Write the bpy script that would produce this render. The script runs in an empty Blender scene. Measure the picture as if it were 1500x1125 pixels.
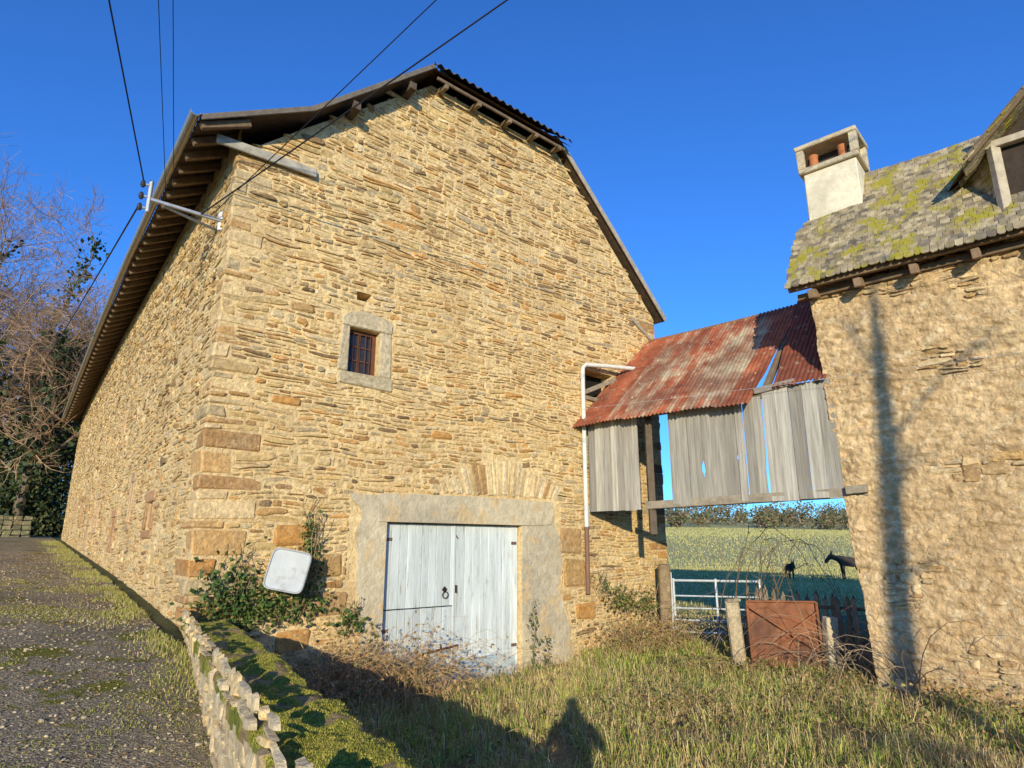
import bpy, bmesh, math, random
import numpy as np
from mathutils import Vector, Matrix, noise
R=random.Random(11); NR=np.random.default_rng(5)
sc=bpy.context.scene
def V(*a): return Vector(a)
def nz(x,y,z=0.): return noise.noise(Vector((x,y,z)))
def lerp(a,b,k): return a+(b-a)*k
def interp(x,xs,ys): return float(np.interp(x,xs,ys))
def sst(x):
    x=max(0.,min(1.,x)); return x*x*(3-2*x)
def sc3(c,k): return tuple(x*k for x in c)
# ---------------------------------------------------------------- frames
C=V(-3.915,8.,0); U=V(.7694,.6388,0); W=V(-.6115,.7912,0)
NU=V(.6388,-.7694,0)      # outward normal of the gable wall
NW=V(-.7912,-.6115,0)     # outward normal of the long side wall
def barn(t,s,z): return C+U*t+W*s+V(0,0,z)
def mapA(x,z,d): return C+U*x+NU*d+V(0,0,z)
def mapB(x,z,d): return C+W*x+NW*d+V(0,0,z)
HP=V(4.81,9.3,0); HD=V(.7431,-.6691,0); HN=V(.6691,.7431,0)
def house(t,m,z): return HP+HD*t+HN*m+V(0,0,z)
def mapH(x,z,d): return HP+HD*x-HN*d+V(0,0,z)
WP=V(-.65,2.8,0); WD=V(-.4985,.867,0); WN=V(.867,.4985,0)
def st(x,y):
    dx=x-C.x;dy=y-C.y
    det=U.x*W.y-W.x*U.y
    return (dx*W.y-W.x*dy)/det,(U.x*dy-U.y*dx)/det
def hroad(s): return interp(s,[-30,-8,-4,0,5.25,24,60,200],[-2.0,-1.62,-1.36,-.95,-.62,.25,1.6,5])
def hyard(x,y):
    t,s=st(x,y)
    z=-1.92+.17*sst((y-11)/3)+.22*sst((y-15)/15)-.17*math.exp(-((t-4.2)**2/5+s*s/1.5))
    if y>40: z+=.045*(y-40)*sst((y-40)/60)
    z+=.05*nz(x*.7,y*.7)
    if y>30: z+=sst((y-60)/100)*3*nz(x*.008,y*.008,3)
    return z
def wd(x,y): return (x-WP.x)*WN.x+(y-WP.y)*WN.y
def hterr(x,y):
    t,s=st(x,y)
    if s>.3: k=sst((t-3)/3)
    else: k=sst((wd(x,y)+.2)/.4)
    a=hroad(s)+(.12*sst((-t-6.5)/6)*(1+nz(x*.3,y*.3)) if s<200 else 0)
    return lerp(a,hyard(x,y),k)
# ---------------------------------------------------------------- mesh builder
def empty(name):
    o=bpy.data.objects.new(name,None); sc.collection.objects.link(o); return o
def mkobj(name,verts,faces,mat,cols=None,parent=None,smooth=False):
    me=bpy.data.meshes.new(name); me.from_pydata([tuple(v) for v in verts],[],faces); 
    if cols is not None:
        at=me.attributes.new('Col','FLOAT_COLOR','CORNER')
        lt=np.zeros(len(me.polygons),dtype=np.int32); me.polygons.foreach_get('loop_total',lt)
        c=np.array(cols,dtype=np.float32).reshape(-1,3); c=np.hstack([c,np.ones((len(c),1),np.float32)])
        at.data.foreach_set('color',np.repeat(c,lt,axis=0).ravel())
    me.materials.append(mat)
    if smooth: me.polygons.foreach_set('use_smooth',[True]*len(me.polygons))
    me.update()
    o=bpy.data.objects.new(name,me); sc.collection.objects.link(o)
    if parent: o.parent=parent
    return o
def npobj(name,v,f,mat,col,parent=None,smooth=False):
    me=bpy.data.meshes.new(name); n=len(v);m,k=f.shape
    me.vertices.add(n); me.vertices.foreach_set('co',v.astype(np.float32).ravel())
    me.loops.add(m*k); me.loops.foreach_set('vertex_index',f.astype(np.int32).ravel())
    me.polygons.add(m); me.polygons.foreach_set('loop_start',np.arange(0,m*k,k,dtype=np.int32))
    try: me.polygons.foreach_set('loop_total',np.full(m,k,dtype=np.int32))
    except Exception: pass
    me.update(calc_edges=True)
    at=me.attributes.new('Col','FLOAT_COLOR','CORNER')
    c=np.hstack([col,np.ones((m,1))]).astype(np.float32)
    at.data.foreach_set('color',np.repeat(c,k,axis=0).ravel())
    me.materials.append(mat)
    me.polygons.foreach_set('use_smooth',[smooth]*m)
    o=bpy.data.objects.new(name,me); sc.collection.objects.link(o)
    if parent: o.parent=parent
    return o
_cor=[(a,b,c) for a in(-1,1) for b in(-1,1) for c in(-1,1)]
def _id(c,ax): return _cor.index(c)*3+ax
_faces=[]
for ax in range(3):
    o1,o2=[i for i in range(3) if i!=ax]
    for sg in(-1,1):
        f=[]
        for p,q in((-1,-1),(1,-1),(1,1),(-1,1)):
            c=[0,0,0];c[ax]=sg;c[o1]=p;c[o2]=q; f.append(_id(tuple(c),ax))
        _faces.append(f)
for ax in range(3):
    o1,o2=[i for i in range(3) if i!=ax]
    for p in(-1,1):
        for q in(-1,1):
            f=[]
            for e,a in((-1,o1),(1,o1),(1,o2),(-1,o2)):
                c=[0,0,0];c[ax]=e;c[o1]=p;c[o2]=q; f.append(_id(tuple(c),a))
            _faces.append(f)
for c in _cor: _faces.append([_id(c,0),_id(c,1),_id(c,2)])
def _uv(b=.2):
    out=[]
    for c in _cor:
        for ax in range(3):
            out.append(Vector([c[i]*(1 if i==ax else 1-b) for i in range(3)]))
    return out
_u=_uv()
for f in _faces:
    n=(_u[f[1]]-_u[f[0]]).cross(_u[f[2]]-_u[f[1]]); ct=sum((_u[i] for i in f),Vector())/len(f)
    if n.dot(ct)<0: f.reverse()
class MB:
    def __init__(s): s.v=[];s.f=[];s.c=[]
    def add(s,vs,fs,col):
        o=len(s.v); s.v.extend(vs)
        for f in fs: s.f.append([i+o for i in f])
        s.c.extend([col]*len(fs))
    def box(s,o,X,Y,Z,bev=.008,jit=0,col=(.5,.5,.5)):
        L=[X.length,Y.length,Z.length]; r=[min(.45,bev/max(l,1e-5)) for l in L]
        vs=[]
        for c in _cor:
            j=Vector((R.uniform(-jit,jit),R.uniform(-jit,jit),R.uniform(-jit,jit))) if jit else Vector()
            for ax in range(3):
                k=[c[i]*(1 if i==ax else 1-r[i]) for i in range(3)]
                vs.append(o+X*k[0]+Y*k[1]+Z*k[2]+j)
        fs=_faces
        if X.cross(Y).dot(Z)<0: fs=[f[::-1] for f in _faces]
        s.add(vs,fs,col)
    def beam(s,a,b,w,h,up=V(0,0,1),bev=.006,jit=0,col=(.5,.5,.5)):
        a=Vector(a);b=Vector(b);d=(b-a); x=d.normalized(); y=up.cross(x).normalized(); z=x.cross(y)
        s.box((a+b)/2,d/2,y*w/2,z*h/2,bev,jit,col)
    def tube(s,pts,rad,n=8,col=(.5,.5,.5),cap=True):
        pts=[Vector(p) for p in pts]; vs=[];fs=[]
        if not hasattr(rad,'__len__'): rad=[rad]*len(pts)
        ref=None
        for i,p in enumerate(pts):
            d=(pts[min(i+1,len(pts)-1)]-pts[max(i-1,0)]).normalized()
            if ref is None:
                ref=d.orthogonal().normalized()
            else:
                ref=(ref-d*ref.dot(d))
                ref=ref.normalized() if ref.length>1e-6 else d.orthogonal().normalized()
            b=d.cross(ref)
            for k in range(n):
                a=2*math.pi*k/n
                vs.append(p+(ref*math.cos(a)+b*math.sin(a))*rad[i])
        for i in range(len(pts)-1):
            for k in range(n):
                k2=(k+1)%n
                fs.append([i*n+k,i*n+k2,(i+1)*n+k2,(i+1)*n+k])
        if cap:
            fs.append(list(range(n))[::-1]); fs.append([(len(pts)-1)*n+k for k in range(n)])
        s.add(vs,fs,col)
    def poly_slab(s,pts,mp,d0,d1,col):
        n=len(pts)
        vs=[mp(p[0],p[1],d1) for p in pts]+[mp(p[0],p[1],d0) for p in pts]
        fs=[list(range(n)),list(range(2*n-1,n-1,-1))]
        for i in range(n):
            j=(i+1)%n; fs.append([i,n+i,n+j,j])
        s.add(vs,fs,col)
    def obj(s,name,mat,parent=None,smooth=False): return mkobj(name,s.v,s.f,mat,s.c,parent,smooth)
# ---------------------------------------------------------------- materials
def mat(name,col=None,rough=.9,var=.3,vs=6,vs2=1.2,tint=None,tintamt=.5,bump=.4,bs=40,bd=.02,scale=(1,1,1),moss=None,metal=0,spec=.3,vor=None,stain=None):
    m=bpy.data.materials.new(name); m.use_nodes=True; nt=m.node_tree; N=nt.nodes; L=nt.links
    for n in list(N): N.remove(n)
    out=N.new('ShaderNodeOutputMaterial'); b=N.new('ShaderNodeBsdfPrincipled'); L.new(b.outputs[0],out.inputs[0])
    b.inputs['Roughness'].default_value=rough; b.inputs['Metallic'].default_value=metal
    b.inputs['Specular IOR Level'].default_value=spec
    tc=N.new('ShaderNodeTexCoord'); mp=N.new('ShaderNodeMapping'); mp.inputs['Scale'].default_value=scale; L.new(tc.outputs['Object'],mp.inputs[0])
    def ns(scale_,detail=4,r=.6):
        n=N.new('ShaderNodeTexNoise'); n.inputs['Scale'].default_value=scale_; n.inputs['Detail'].default_value=detail; n.inputs['Roughness'].default_value=r
        L.new(mp.outputs[0],n.inputs['Vector']); return n
    if col is None:
        a=N.new('ShaderNodeAttribute'); a.attribute_name='Col'; cur=a.outputs['Color']
    else:
        a=N.new('ShaderNodeRGB'); a.outputs[0].default_value=(*col,1); cur=a.outputs[0]
    def rng(src,a0,a1,b0,b1):
        r=N.new('ShaderNodeMapRange'); r.inputs['From Min'].default_value=a0; r.inputs['From Max'].default_value=a1; r.inputs['To Min'].default_value=b0; r.inputs['To Max'].default_value=b1
        L.new(src,r.inputs['Value']); return r.outputs[0]
    def mix(f,c1,c2):
        x=N.new('ShaderNodeMix'); x.data_type='RGBA'
        L.new(f,x.inputs['Factor']); L.new(c1,x.inputs['A'])
        if isinstance(c2,tuple): x.inputs['B'].default_value=(*c2,1)
        else: L.new(c2,x.inputs['B'])
        return x.outputs['Result']
    if tint is not None:
        n=ns(vs2,4); cur=mix(rng(n.outputs[0],.42,.62,0,tintamt),cur,tint)
    if stain is not None:
        n=ns(stain[1],5,.7); cur=mix(rng(n.outputs[0],stain[2],stain[2]+.08,0,stain[3]),cur,stain[0])
    if var>0:
        n=ns(vs,5,.65); f=rng(n.outputs[0],.25,.75,1-var,1+var)
        vm=N.new('ShaderNodeVectorMath'); vm.operation='SCALE'; L.new(cur,vm.inputs[0]); L.new(f,vm.inputs['Scale']); cur=vm.outputs[0]
    if moss is not None:
        mc,ms,thr,rr=moss; n=ns(ms,7,rr); f=rng(n.outputs[0],thr,thr+.07,0,1)
        cur=mix(f,cur,mc)
    L.new(cur,b.inputs['Base Color'])
    if bump>0:
        n=ns(bs,5,.7); h=n.outputs[0]
        if vor:
            v=N.new('ShaderNodeTexVoronoi'); v.inputs['Scale'].default_value=vor; L.new(mp.outputs[0],v.inputs['Vector'])
            ad=N.new('ShaderNodeMath'); ad.operation='SUBTRACT'; L.new(h,ad.inputs[0]); L.new(v.outputs['Distance'],ad.inputs[1]); h=ad.outputs[0]
        bp=N.new('ShaderNodeBump'); bp.inputs['Strength'].default_value=bump; bp.inputs['Distance'].default_value=bd
        L.new(h,bp.inputs['Height']); L.new(bp.outputs[0],b.inputs['Normal'])
    return m
M_stone=mat('stone',None,var=.42,vs=15,tint=(.38,.27,.14),tintamt=.40,vs2=1.9,bump=.9,bs=24,bd=.035,stain=((.80,.60,.32),9,.56,.38))
M_mortar=mat('lime_mortar',(.84,.61,.30),var=.34,vs=14,tint=(.64,.44,.21),tintamt=.7,vs2=.9,bump=1,bs=18,bd=.05)
M_mortarbk=mat('rubble_wall',(.42,.32,.18),var=.4,vs=7,bump=1,bs=12,bd=.05,vor=7)
M_conc=mat('concrete',(.60,.50,.33),var=.25,vs=7,tint=(.42,.36,.26),tintamt=.85,vs2=1.3,bump=.9,bs=16,bd=.03,stain=((.66,.45,.21),2.6,.52,.6))
M_plaster=mat('old_render',None,var=.36,vs=12,tint=(.56,.36,.17),tintamt=.6,vs2=1.1,bump=1,bs=15,bd=.09,stain=((.92,.74,.46),7,.54,.6))
M_wood=mat('weathered_wood',None,var=.34,vs=3,bump=.8,bs=8,bd=.012,scale=(11,11,.5),tint=(.20,.17,.13),tintamt=.45,vs2=1.6)
M_woodx=mat('roof_timber',None,var=.35,vs=9,bump=.5,bs=30,bd=.01)
M_door=mat('flaking_door_paint',None,var=.14,vs=3,bump=.7,bs=6,bd=.010,scale=(8,8,.9),rough=.7,stain=((.30,.22,.13),2.6,.58,.65),tint=(.50,.54,.52),tintamt=.75,vs2=.8)
M_dark=mat('dark_interior',(.012,.010,.008),bump=0,var=0)
M_glass=mat('dusty_glass',(.035,.03,.028),rough=.25,spec=.6,bump=.1,bs=6)
M_metal=mat('galvanised_steel',None,rough=.45,metal=.4,var=.2,vs=12,bump=.15,bs=40,bd=.004)
M_tin=mat('rusty_corrugated_iron',None,rough=.8,var=.35,vs=6,bump=.3,bs=30,bd=.008,stain=((.50,.44,.30),8,.59,.65),tint=(.15,.045,.025),tintamt=.75,vs2=1.3)
M_tin2=mat('rusted_sheet',(.26,.095,.04),rough=.75,var=.45,vs=6,bump=.4,bs=30,bd=.008,tint=(.10,.05,.03),tintamt=.7,vs2=2.)
M_fib=mat('fibre_cement_roof',(.10,.09,.08),var=.4,vs=5,bump=.5,bs=30,stain=((.3,.28,.2),7,.58,.6))
M_slate=mat('stone_slates',None,var=.5,vs=10,bump=.8,bs=24,bd=.016,moss=((.32,.27,.03),2.4,.51,.75),rough=.85,stain=((.46,.38,.22),5,.56,.5))
M_cream=mat('chimney_render',(.76,.68,.50),var=.2,vs=6,bump=.6,bs=26,bd=.015,tint=(.5,.44,.32),tintamt=.6)
M_terra=mat('terracotta',(.45,.16,.06),var=.2,bump=.2)
M_leaf=mat('foliage',None,var=.2,vs=8,bump=0,rough=.6)
M_bark=mat('bark',None,var=.4,vs=12,bump=.6,bs=30,bd=.02)
M_moss=mat('moss',None,var=.45,vs=20,bump=1,bs=34,bd=.045)
M_dirt=mat('ground',None,var=.35,vs=3,bump=1,bs=14,bd=.05)
M_road=mat('old_asphalt',(.31,.25,.165),rough=.95,spec=.1,var=.5,vs=34,bump=1,bs=45,bd=.02,vor=60,stain=((.54,.42,.24),26,.50,.75),moss=((.19,.18,.028),1.5,.53,.74),tint=(.16,.13,.095),tintamt=.7,vs2=.7)
M_wire=mat('black_cable',(.01,.01,.01),bump=0,rough=.5,var=0)
M_cloth=mat('clothing',(.04,.045,.07),bump=.3)
M_fur=mat('donkey_fur',(.05,.04,.033),var=.3,bump=.3,bs=60)
M_white=mat('painted_metal_white',(.42,.43,.42),rough=.55,var=.16,vs=4,bump=.05,spec=.4,stain=((.26,.25,.21),5,.54,.6))
# ---------------------------------------------------------------- rubble stone generator
PAL=[(.60,.405,.175),(.70,.51,.245),(.53,.375,.185),(.45,.345,.20),(.60,.385,.15),(.40,.215,.075),(.55,.29,.09),(.22,.135,.065),(.68,.52,.29),(.56,.385,.155)]
PW=[5,4.5,4,2.6,4,2.5,2.5,1.4,2.6,4]
TPL=np.array([(-1,-.55),(-.72,-1),(0,-1),(.75,-1),(1,-.5),(1,.5),(.8,1),(.1,1),(-.72,1),(-1,.5)])
def fill(x,b,z,z1,cells,ok,rh,wr):
    H=z1-z; hs=[]
    while sum(hs)<H-.03: hs.append(R.uniform(*rh))
    k=H/sum(hs); hs=[h*k for h in hs]
    for h in hs:
        xx=x
        while xx<b-.03:
            w_=R.uniform(*wr)*(.65+.7*min(1,h/.14))
            if R.random()<.1: w_*=1.5
            if xx+w_>b-.08: w_=b-xx
            p=R.random()
            if h<.09 or p<.35: subs=[(z,z+h)]
            else:
                a1=R.uniform(.28,.72); subs=[(z,z+h*a1),(z+h*a1,z+h)]
            for z0,z2 in subs:
                if w_>.26 and R.random()<.5:
                    kk=R.uniform(.25,.75); cc=[(xx,xx+w_*kk,z0,z2),(xx+w_*kk,xx+w_,z0,z2)]
                else: cc=[(xx,xx+w_,z0,z2)]
                for c in cc:
                    if ok((c[0]+c[1])/2,(c[2]+c[3])/2): cells.append(c)
            xx+=w_
        z+=h
def cells_for(xa,xb,za,zb,ok,blocks,rh=(.055,.18),wr=(.10,.46),band=(.18,.46),pan=(.35,1.2)):
    cells=[]; z=za
    while z<zb:
        H=R.uniform(*band)
        edges=sorted({z,z+H,*[e for b in blocks for e in (b[2],b[3]) if z+.05<e<z+H-.05]})
        ed=[edges[0]]
        for e in edges[1:]:
            if e-ed[-1]>=.05 or e==z+H: ed.append(e)
        segs=[]
        for z0,z1 in zip(ed,ed[1:]):
            mid=(z0+z1)/2
            iv=sorted((b[0],b[1]) for b in blocks if b[2]<mid<b[3]); x=xa
            for a,b in iv:
                if a>x: segs.append((x,a,z0,z1))
                x=max(x,b)
            if x<xb: segs.append((x,xb,z0,z1))
        for a,b,z0,z1 in segs:
            x=a
            while x<b-.02:
                w_=R.uniform(*pan)
                if x+w_>b-.3: w_=b-x
                fill(x,x+w_,z0,z1,cells,ok,rh,wr); x+=w_
        z+=H
    return cells
def stones(name,cells,mp,parent,gap=.010,dep=(.001,.036),pal=None,warp=.022,seed=0,mat_=None,jit=.27):
    c=np.array(cells); n=len(c); pal=pal or PAL
    pw=np.array(PW[:len(pal)])/sum(PW[:len(pal)]); K=len(TPL)
    cx=(c[:,0]+c[:,1])/2;cz=(c[:,2]+c[:,3])/2
    g=gap*NR.uniform(.3,1.9,(n,1))
    hw=np.maximum(((c[:,1]-c[:,0])/2)[:,None]-g,.01); hh=np.maximum(((c[:,3]-c[:,2])/2)[:,None]-g*.8,.008)
    j=NR.uniform(-jit,jit,(n,K,2))
    tap=NR.normal(0,.14,(n,1)); 
    ox=hw*(TPL[None,:,0]+j[:,:,0]*.5)*NR.uniform(.93,1.02,(n,1)); oz=hh*(TPL[None,:,1]+j[:,:,1])*(1+tap*TPL[None,:,0])
    rot=NR.normal(0,.065,(n,1)); ox2=ox-oz*rot; oz2=oz+ox*rot
    ins=np.minimum(hw,hh)*NR.uniform(.12,.38,(n,1))
    ix=ox2*(1-ins/hw); iz=oz2*(1-ins/hh)
    d=dep[0]+(dep[1]-dep[0])*NR.uniform(0,1,(n,1))**1.4
    d1=d*.8+NR.uniform(-.007,.007,(n,K))
    d1=d1+ix*NR.normal(0,.04,(n,1))+iz*NR.normal(0,.08,(n,1))
    dc=d[:,0]+NR.uniform(-.004,.009,n)
    X=np.concatenate([cx[:,None]+ox2,cx[:,None]+ix,cx[:,None]],1)
    Z=np.concatenate([cz[:,None]+oz2,cz[:,None]+iz,cz[:,None]],1)
    D=np.concatenate([np.full((n,K),-.02),d1,dc[:,None]],1)
    if warp:
        Z=Z+warp*(np.sin(X*1.1+Z*.9+seed)+.7*np.sin(X*2.9-Z*2.3+seed*2)+.5*np.sin(X*6.1+Z*3+seed))
    o=mp(0,0,0); ax=np.array(mp(1,0,0)-o); dn=np.array(mp(0,0,1)-o); o=np.array(o)
    P=o+X.reshape(-1,1)*ax+D.reshape(-1,1)*dn; P[:,2]+=Z.reshape(-1)
    base=(np.arange(n)*(2*K+1))[:,None]
    k=np.arange(K);k2=(k+1)%K
    q1=np.stack([k,k2,K+k2],1);q2=np.stack([k,K+k2,K+k],1);q3=np.stack([K+k,K+k2,np.full(K,2*K)],1)
    F=np.concatenate([q1,q2,q3],0)
    Fa=(F[None]+base[:,:,None]).reshape(-1,3)
    if np.dot(np.cross(ax,[0,0,1]),dn)<0: Fa=Fa[:,::-1]
    pi=NR.choice(len(pal),n,p=pw); col=np.array(pal)[pi]*NR.uniform(.86,1.28,(n,1))
    cl=np.repeat(col,len(F),axis=0)
    return npobj(name,P,Fa,mat_ or M_stone,cl,parent)
def wallgrid(name,x0,x1,z0,z1,holes,mp,mat_,parent,clip=None,deep=.3,backmat=None):
    xs=sorted({x0,x1,*[h[0] for h in holes],*[h[1] for h in holes]}); zs=sorted({z0,z1,*[h[2] for h in holes],*[h[3] for h in holes]})
    bm=bmesh.new(); vm={}
    def g(x,z):
        if (x,z) not in vm: vm[(x,z)]=bm.verts.new((x,0,z))
        return vm[(x,z)]
    for i in range(len(xs)-1):
        for j in range(len(zs)-1):
            mx=(xs[i]+xs[i+1])/2;mz=(zs[j]+zs[j+1])/2
            if any(h[0]<mx<h[1] and h[2]<mz<h[3] for h in holes): continue
            bm.faces.new([g(xs[i],zs[j]),g(xs[i+1],zs[j]),g(xs[i+1],zs[j+1]),g(xs[i],zs[j+1])])
    for (p,n) in (clip or []):
        bmesh.ops.bisect_plane(bm,geom=bm.verts[:]+bm.edges[:]+bm.faces[:],plane_co=p,plane_no=n,clear_outer=True)
    for h in holes:
        a=[(h[0],h[2]),(h[1],h[2]),(h[1],h[3]),(h[0],h[3])]
        f=[bm.verts.new((x,0,z)) for x,z in a]; b=[bm.verts.new((x,-deep,z)) for x,z in a]
        for i in range(4): bm.faces.new([f[i],b[i],b[(i+1)%4],f[(i+1)%4]])
        bm.faces.new([bm.verts.new((x,-deep+.001,z)) for x,z in a]).material_index=1
    for v in bm.verts: v.co=mp(v.co.x,v.co.z,v.co.y)
    bmesh.ops.recalc_face_normals(bm,faces=bm.faces)
    me=bpy.data.meshes.new(name); bm.to_mesh(me); bm.free(); me.materials.append(mat_); me.materials.append(backmat or M_dark)
    o=bpy.data.objects.new(name,me); sc.collection.objects.link(o); o.parent=parent; return o
# ================================================================ BARN
B=empty('stone_barn')
WT=9.37; GP=[(0,5.5),(.95,6.33),(3.05,8.26),(6.35,8.2),(WT,5.12)]
def gable(x): return interp(x,[p[0] for p in GP],[p[1] for p in GP])
door=(2.65,5.30,-2.6,.35); win=(1.87,2.38,2.53,3.26); nich=(1.95,2.2,3.72,3.86); ope=(6.98,7.85,2.95,3.5)
wallgrid('gable_wall_mortar',0,WT,-2.8,9,[door,win,nich,ope],mapA,M_mortar,B,
   clip=[((a[0],0,a[1]),(-(b[1]-a[1]),0,b[0]-a[0])) for a,b in ((GP[0],GP[1]),(GP[1],GP[2]),(GP[2],GP[3]),(GP[3],GP[4]))],deep=.32)
quo=[];z=-2.7;i=0
while z<5.45:
    h=R.choice([.12,.2,.24,.3,.34]) if z<1.3 else R.choice([.08,.10,.13,.17,.22])
    if z+h>5.45: h=5.46-z
    if z<1.3: a=R.uniform(.55,1.0) if i%2 else R.uniform(.22,.42); b=R.uniform(.5,.8) if i%2==0 else R.uniform(.22,.4)
    else: a=R.uniform(.3,.65) if i%2 else R.uniform(.14,.34); b=R.uniform(.35,.65) if i%2==0 else R.uniform(.18,.36)
    quo.append((z,h,a,b)); z+=h;i+=1
q=MB()
for z,h,a,b in quo:
    lo=z<1.3 and R.random()<.6
    col=sc3(R.choice([(.56,.27,.08),(.45,.25,.10),(.58,.34,.13)]) if lo else R.choice([(.66,.45,.20),(.55,.41,.22),(.74,.53,.27),(.48,.28,.11)]),R.uniform(.85,1.12))
    pr=R.uniform(.002,.026)
    cen=C+U*((a-pr)/2)+W*((b-pr)/2)+V(0,0,z+h/2)
    q.box(cen,U*((a+pr)/2),W*((b+pr)/2),V(0,0,h/2-.007),.026,.014,col)
q.obj('quoins_near',M_stone,B)
q=MB();z=-2.3;i=0;quoR=[]
while z<5.0:
    h=R.uniform(.11,.26); a=R.uniform(.4,.65) if i%2 else R.uniform(.2,.33); p=R.uniform(.005,.02)
    q.box(mapA(WT-a/2+p/2,z+h/2,-.15),U*((a+p)/2),NU*(.15+p),V(0,0,h/2-.009),.018,.012,sc3(R.choice(PAL),R.uniform(.85,1.1)))
    quoR.append((z,h,a)); z+=h;i+=1
q.obj('quoins_far',M_stone,B)
big=[(6.2,6.78,-.15,.35),(6.3,6.9,-.72,-.22),(1.42,2.0,-.42,-.1),(.98,1.5,.0,.3),(1.5,2.1,-.95,-.6),(1.1,1.6,-1.35,-1.05),(6.6,7.1,-1.3,-1.0),(.9,1.3,3.3,3.46),(.75,1.2,1.9,2.04),(4.9,5.35,2.6,2.72),(3.1,3.5,5.2,5.33),(7.6,8.05,1.5,1.64),(6.0,6.5,4.4,4.52),(3.4,3.8,1.7,1.84)]
blA=[(0,a,z,z+h) for z,h,a,b in quo]+[(WT-a,WT,z,z+h) for z,h,a in quoR]
blA+=[(2.15,6.25,-2.8,.78),(2.05,2.2,-.9,.7),(6.2,6.45,-2.8,-1.0),(1.72,2.62,2.36,3.52),nich,ope,(3.6,6.15,.78,1.12),(3.95,5.8,1.12,1.38),(4.4,5.3,1.36,1.5)]+big
def okA(x,z): return z<gable(x)-.05
stones('gable_wall_stones',cells_for(0,WT,-2.5,8.5,okA,blA),mapA,B)
q=MB()
for (x0,x1,z0,z1) in big:
    q.box(mapA((x0+x1)/2,(z0+z1)/2,-.02),U*((x1-x0)/2-.01),NU*.045,V(0,0,(z1-z0)/2-.012),.035,.02,R.choice([(.56,.27,.07),(.50,.29,.10),(.46,.27,.11)]))
q.obj('large_brown_blocks',M_stone,B)
def eavez(s): return interp(s,[-1,0,6,12,18,24.5],[5.62,5.66,5.93,5.90,5.66,5.30])
holB=[(3.12,3.55,.26,.70),(5.52,5.74,.42,1.2),(7.65,7.95,.0,.6),(8.28,8.42,2.3,3.12),(11.25,11.7,.45,1.2),(13.2,13.55,0,.55),(16.2,16.5,.7,1.4),(19,19.4,.9,1.5)]
wallgrid('side_wall_mortar',0,24.4,-1.6,5.95,holB,mapB,M_mortar,B,deep=.3)
q=MB(); blB=[(0,b,z,z+h) for z,h,a,b in quo]
for h in holB:
    wv=.13 if h[1]-h[0]<.25 else .2
    cc=R.choice([(.46,.25,.12),(.50,.33,.18)])
    for x0,x1,z0,z1 in ((h[0]-wv,h[0],h[2],h[3]),(h[1],h[1]+wv,h[2],h[3]),(h[0]-wv,h[1]+wv,h[3],h[3]+.2),(h[0]-wv,h[1]+wv,h[2]-.14,h[2])):
        q.box(mapB((x0+x1)/2,(z0+z1)/2,-.09),W*(x1-x0)/2,NW*.125,V(0,0,(z1-z0)/2-.006),.015,.008,sc3(cc,R.uniform(.85,1.15)))
    blB.append((h[0]-wv,h[1]+wv,h[2]-.14,h[3]+.2))
q.obj('vent_surrounds',M_stone,B)
cB=cells_for(0,13,-1.3,5.9,lambda x,z:z<eavez(x)-.05,blB)+cells_for(13,24.35,-1.2,5.9,lambda x,z:z<eavez(x)-.05,blB,rh=(.1,.2),wr=(.25,.7))
stones('side_wall_stones',cB,mapB,B,seed=3,dep=(.001,.026))
q=MB()
q.add([barn(WT,0,-2.5),barn(WT,24.4,-2.5),barn(WT,24.4,5.1),barn(WT,0,5.1)],[[0,1,2,3]],(.4,.3,.2))
q.add([barn(0,24.4,-1.5),barn(WT,24.4,-2.5),barn(WT,24.4,5.1),barn(4.7,24.4,9.8),barn(0,24.4,5.5)],[[0,1,2,3,4]],(.4,.3,.2))
q.obj('rear_walls',M_mortarbk,B)
q=MB()
def wob(pts,n=6,a=.03):
    out=[]
    for i in range(len(pts)):
        p=pts[i];r=pts[(i+1)%len(pts)]
        for k in range(n):
            f=k/n; x=lerp(p[0],r[0],f);z=lerp(p[1],r[1],f)
            if k>0 and not (len(p)>2): x+=R.uniform(-a,a);z+=R.uniform(-a,a)
            out.append((x,z))
    return out
q.poly_slab(wob([(2.02,.74),(2.22,.5),(2.16,.1),(2.2,-.4),(2.25,-.95),(2.42,-1.6),(2.45,-2.5,1),(2.648,-2.5,1),(2.648,.352,1),(2.62,.76)],4,.03),mapA,-.28,.03,(.5,.5,.5))
q.poly_slab(wob([(5.302,.352,1),(5.302,-2.6,1),(6.5,-2.6),(6.52,-1.9),(6.35,-1.2),(6.12,-.7),(6.3,-.3),(6.1,.3),(6.02,.76),(5.302,.76,1)],5,.045),mapA,-.28,.026,(.5,.5,.5))
q.poly_slab([(2.5,.354),(5.6,.354),(5.98,.38),(6.05,.55),(6.03,.78),(4.3,.80),(2.5,.77)],mapA,-.28,.046,(.5,.5,.5))
q.obj('concrete_door_surround',M_conc,B)
q=MB(); a=-34.
while a<34:
    w_=R.uniform(1.8,3.4); ar=math.radians(a+w_/2); cx0,cz0=4.88,-1.22
    r0=2.05/math.cos(ar)+R.uniform(0,.03); r1=2.64+R.uniform(-.06,.05)
    if r1<r0+.12: r1=r0+.15
    dr=V(math.sin(ar),0,math.cos(ar)); mid=(r0+r1)/2
    o=mapA(cx0+dr.x*mid,cz0+dr.z*mid,-.02)
    q.box(o,(U*dr.x+V(0,0,dr.z))*((r1-r0)/2),NU*R.uniform(.03,.055),(U*dr.z-V(0,0,dr.x))*(mid*math.radians(w_)/2-.010),.012,.010,sc3(R.choice([(.76,.60,.36),(.68,.50,.27),(.78,.59,.31),(.48,.28,.11)]),R.uniform(.85,1.1)))
    a+=w_
q.obj('relieving_arch',M_stone,B)
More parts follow.
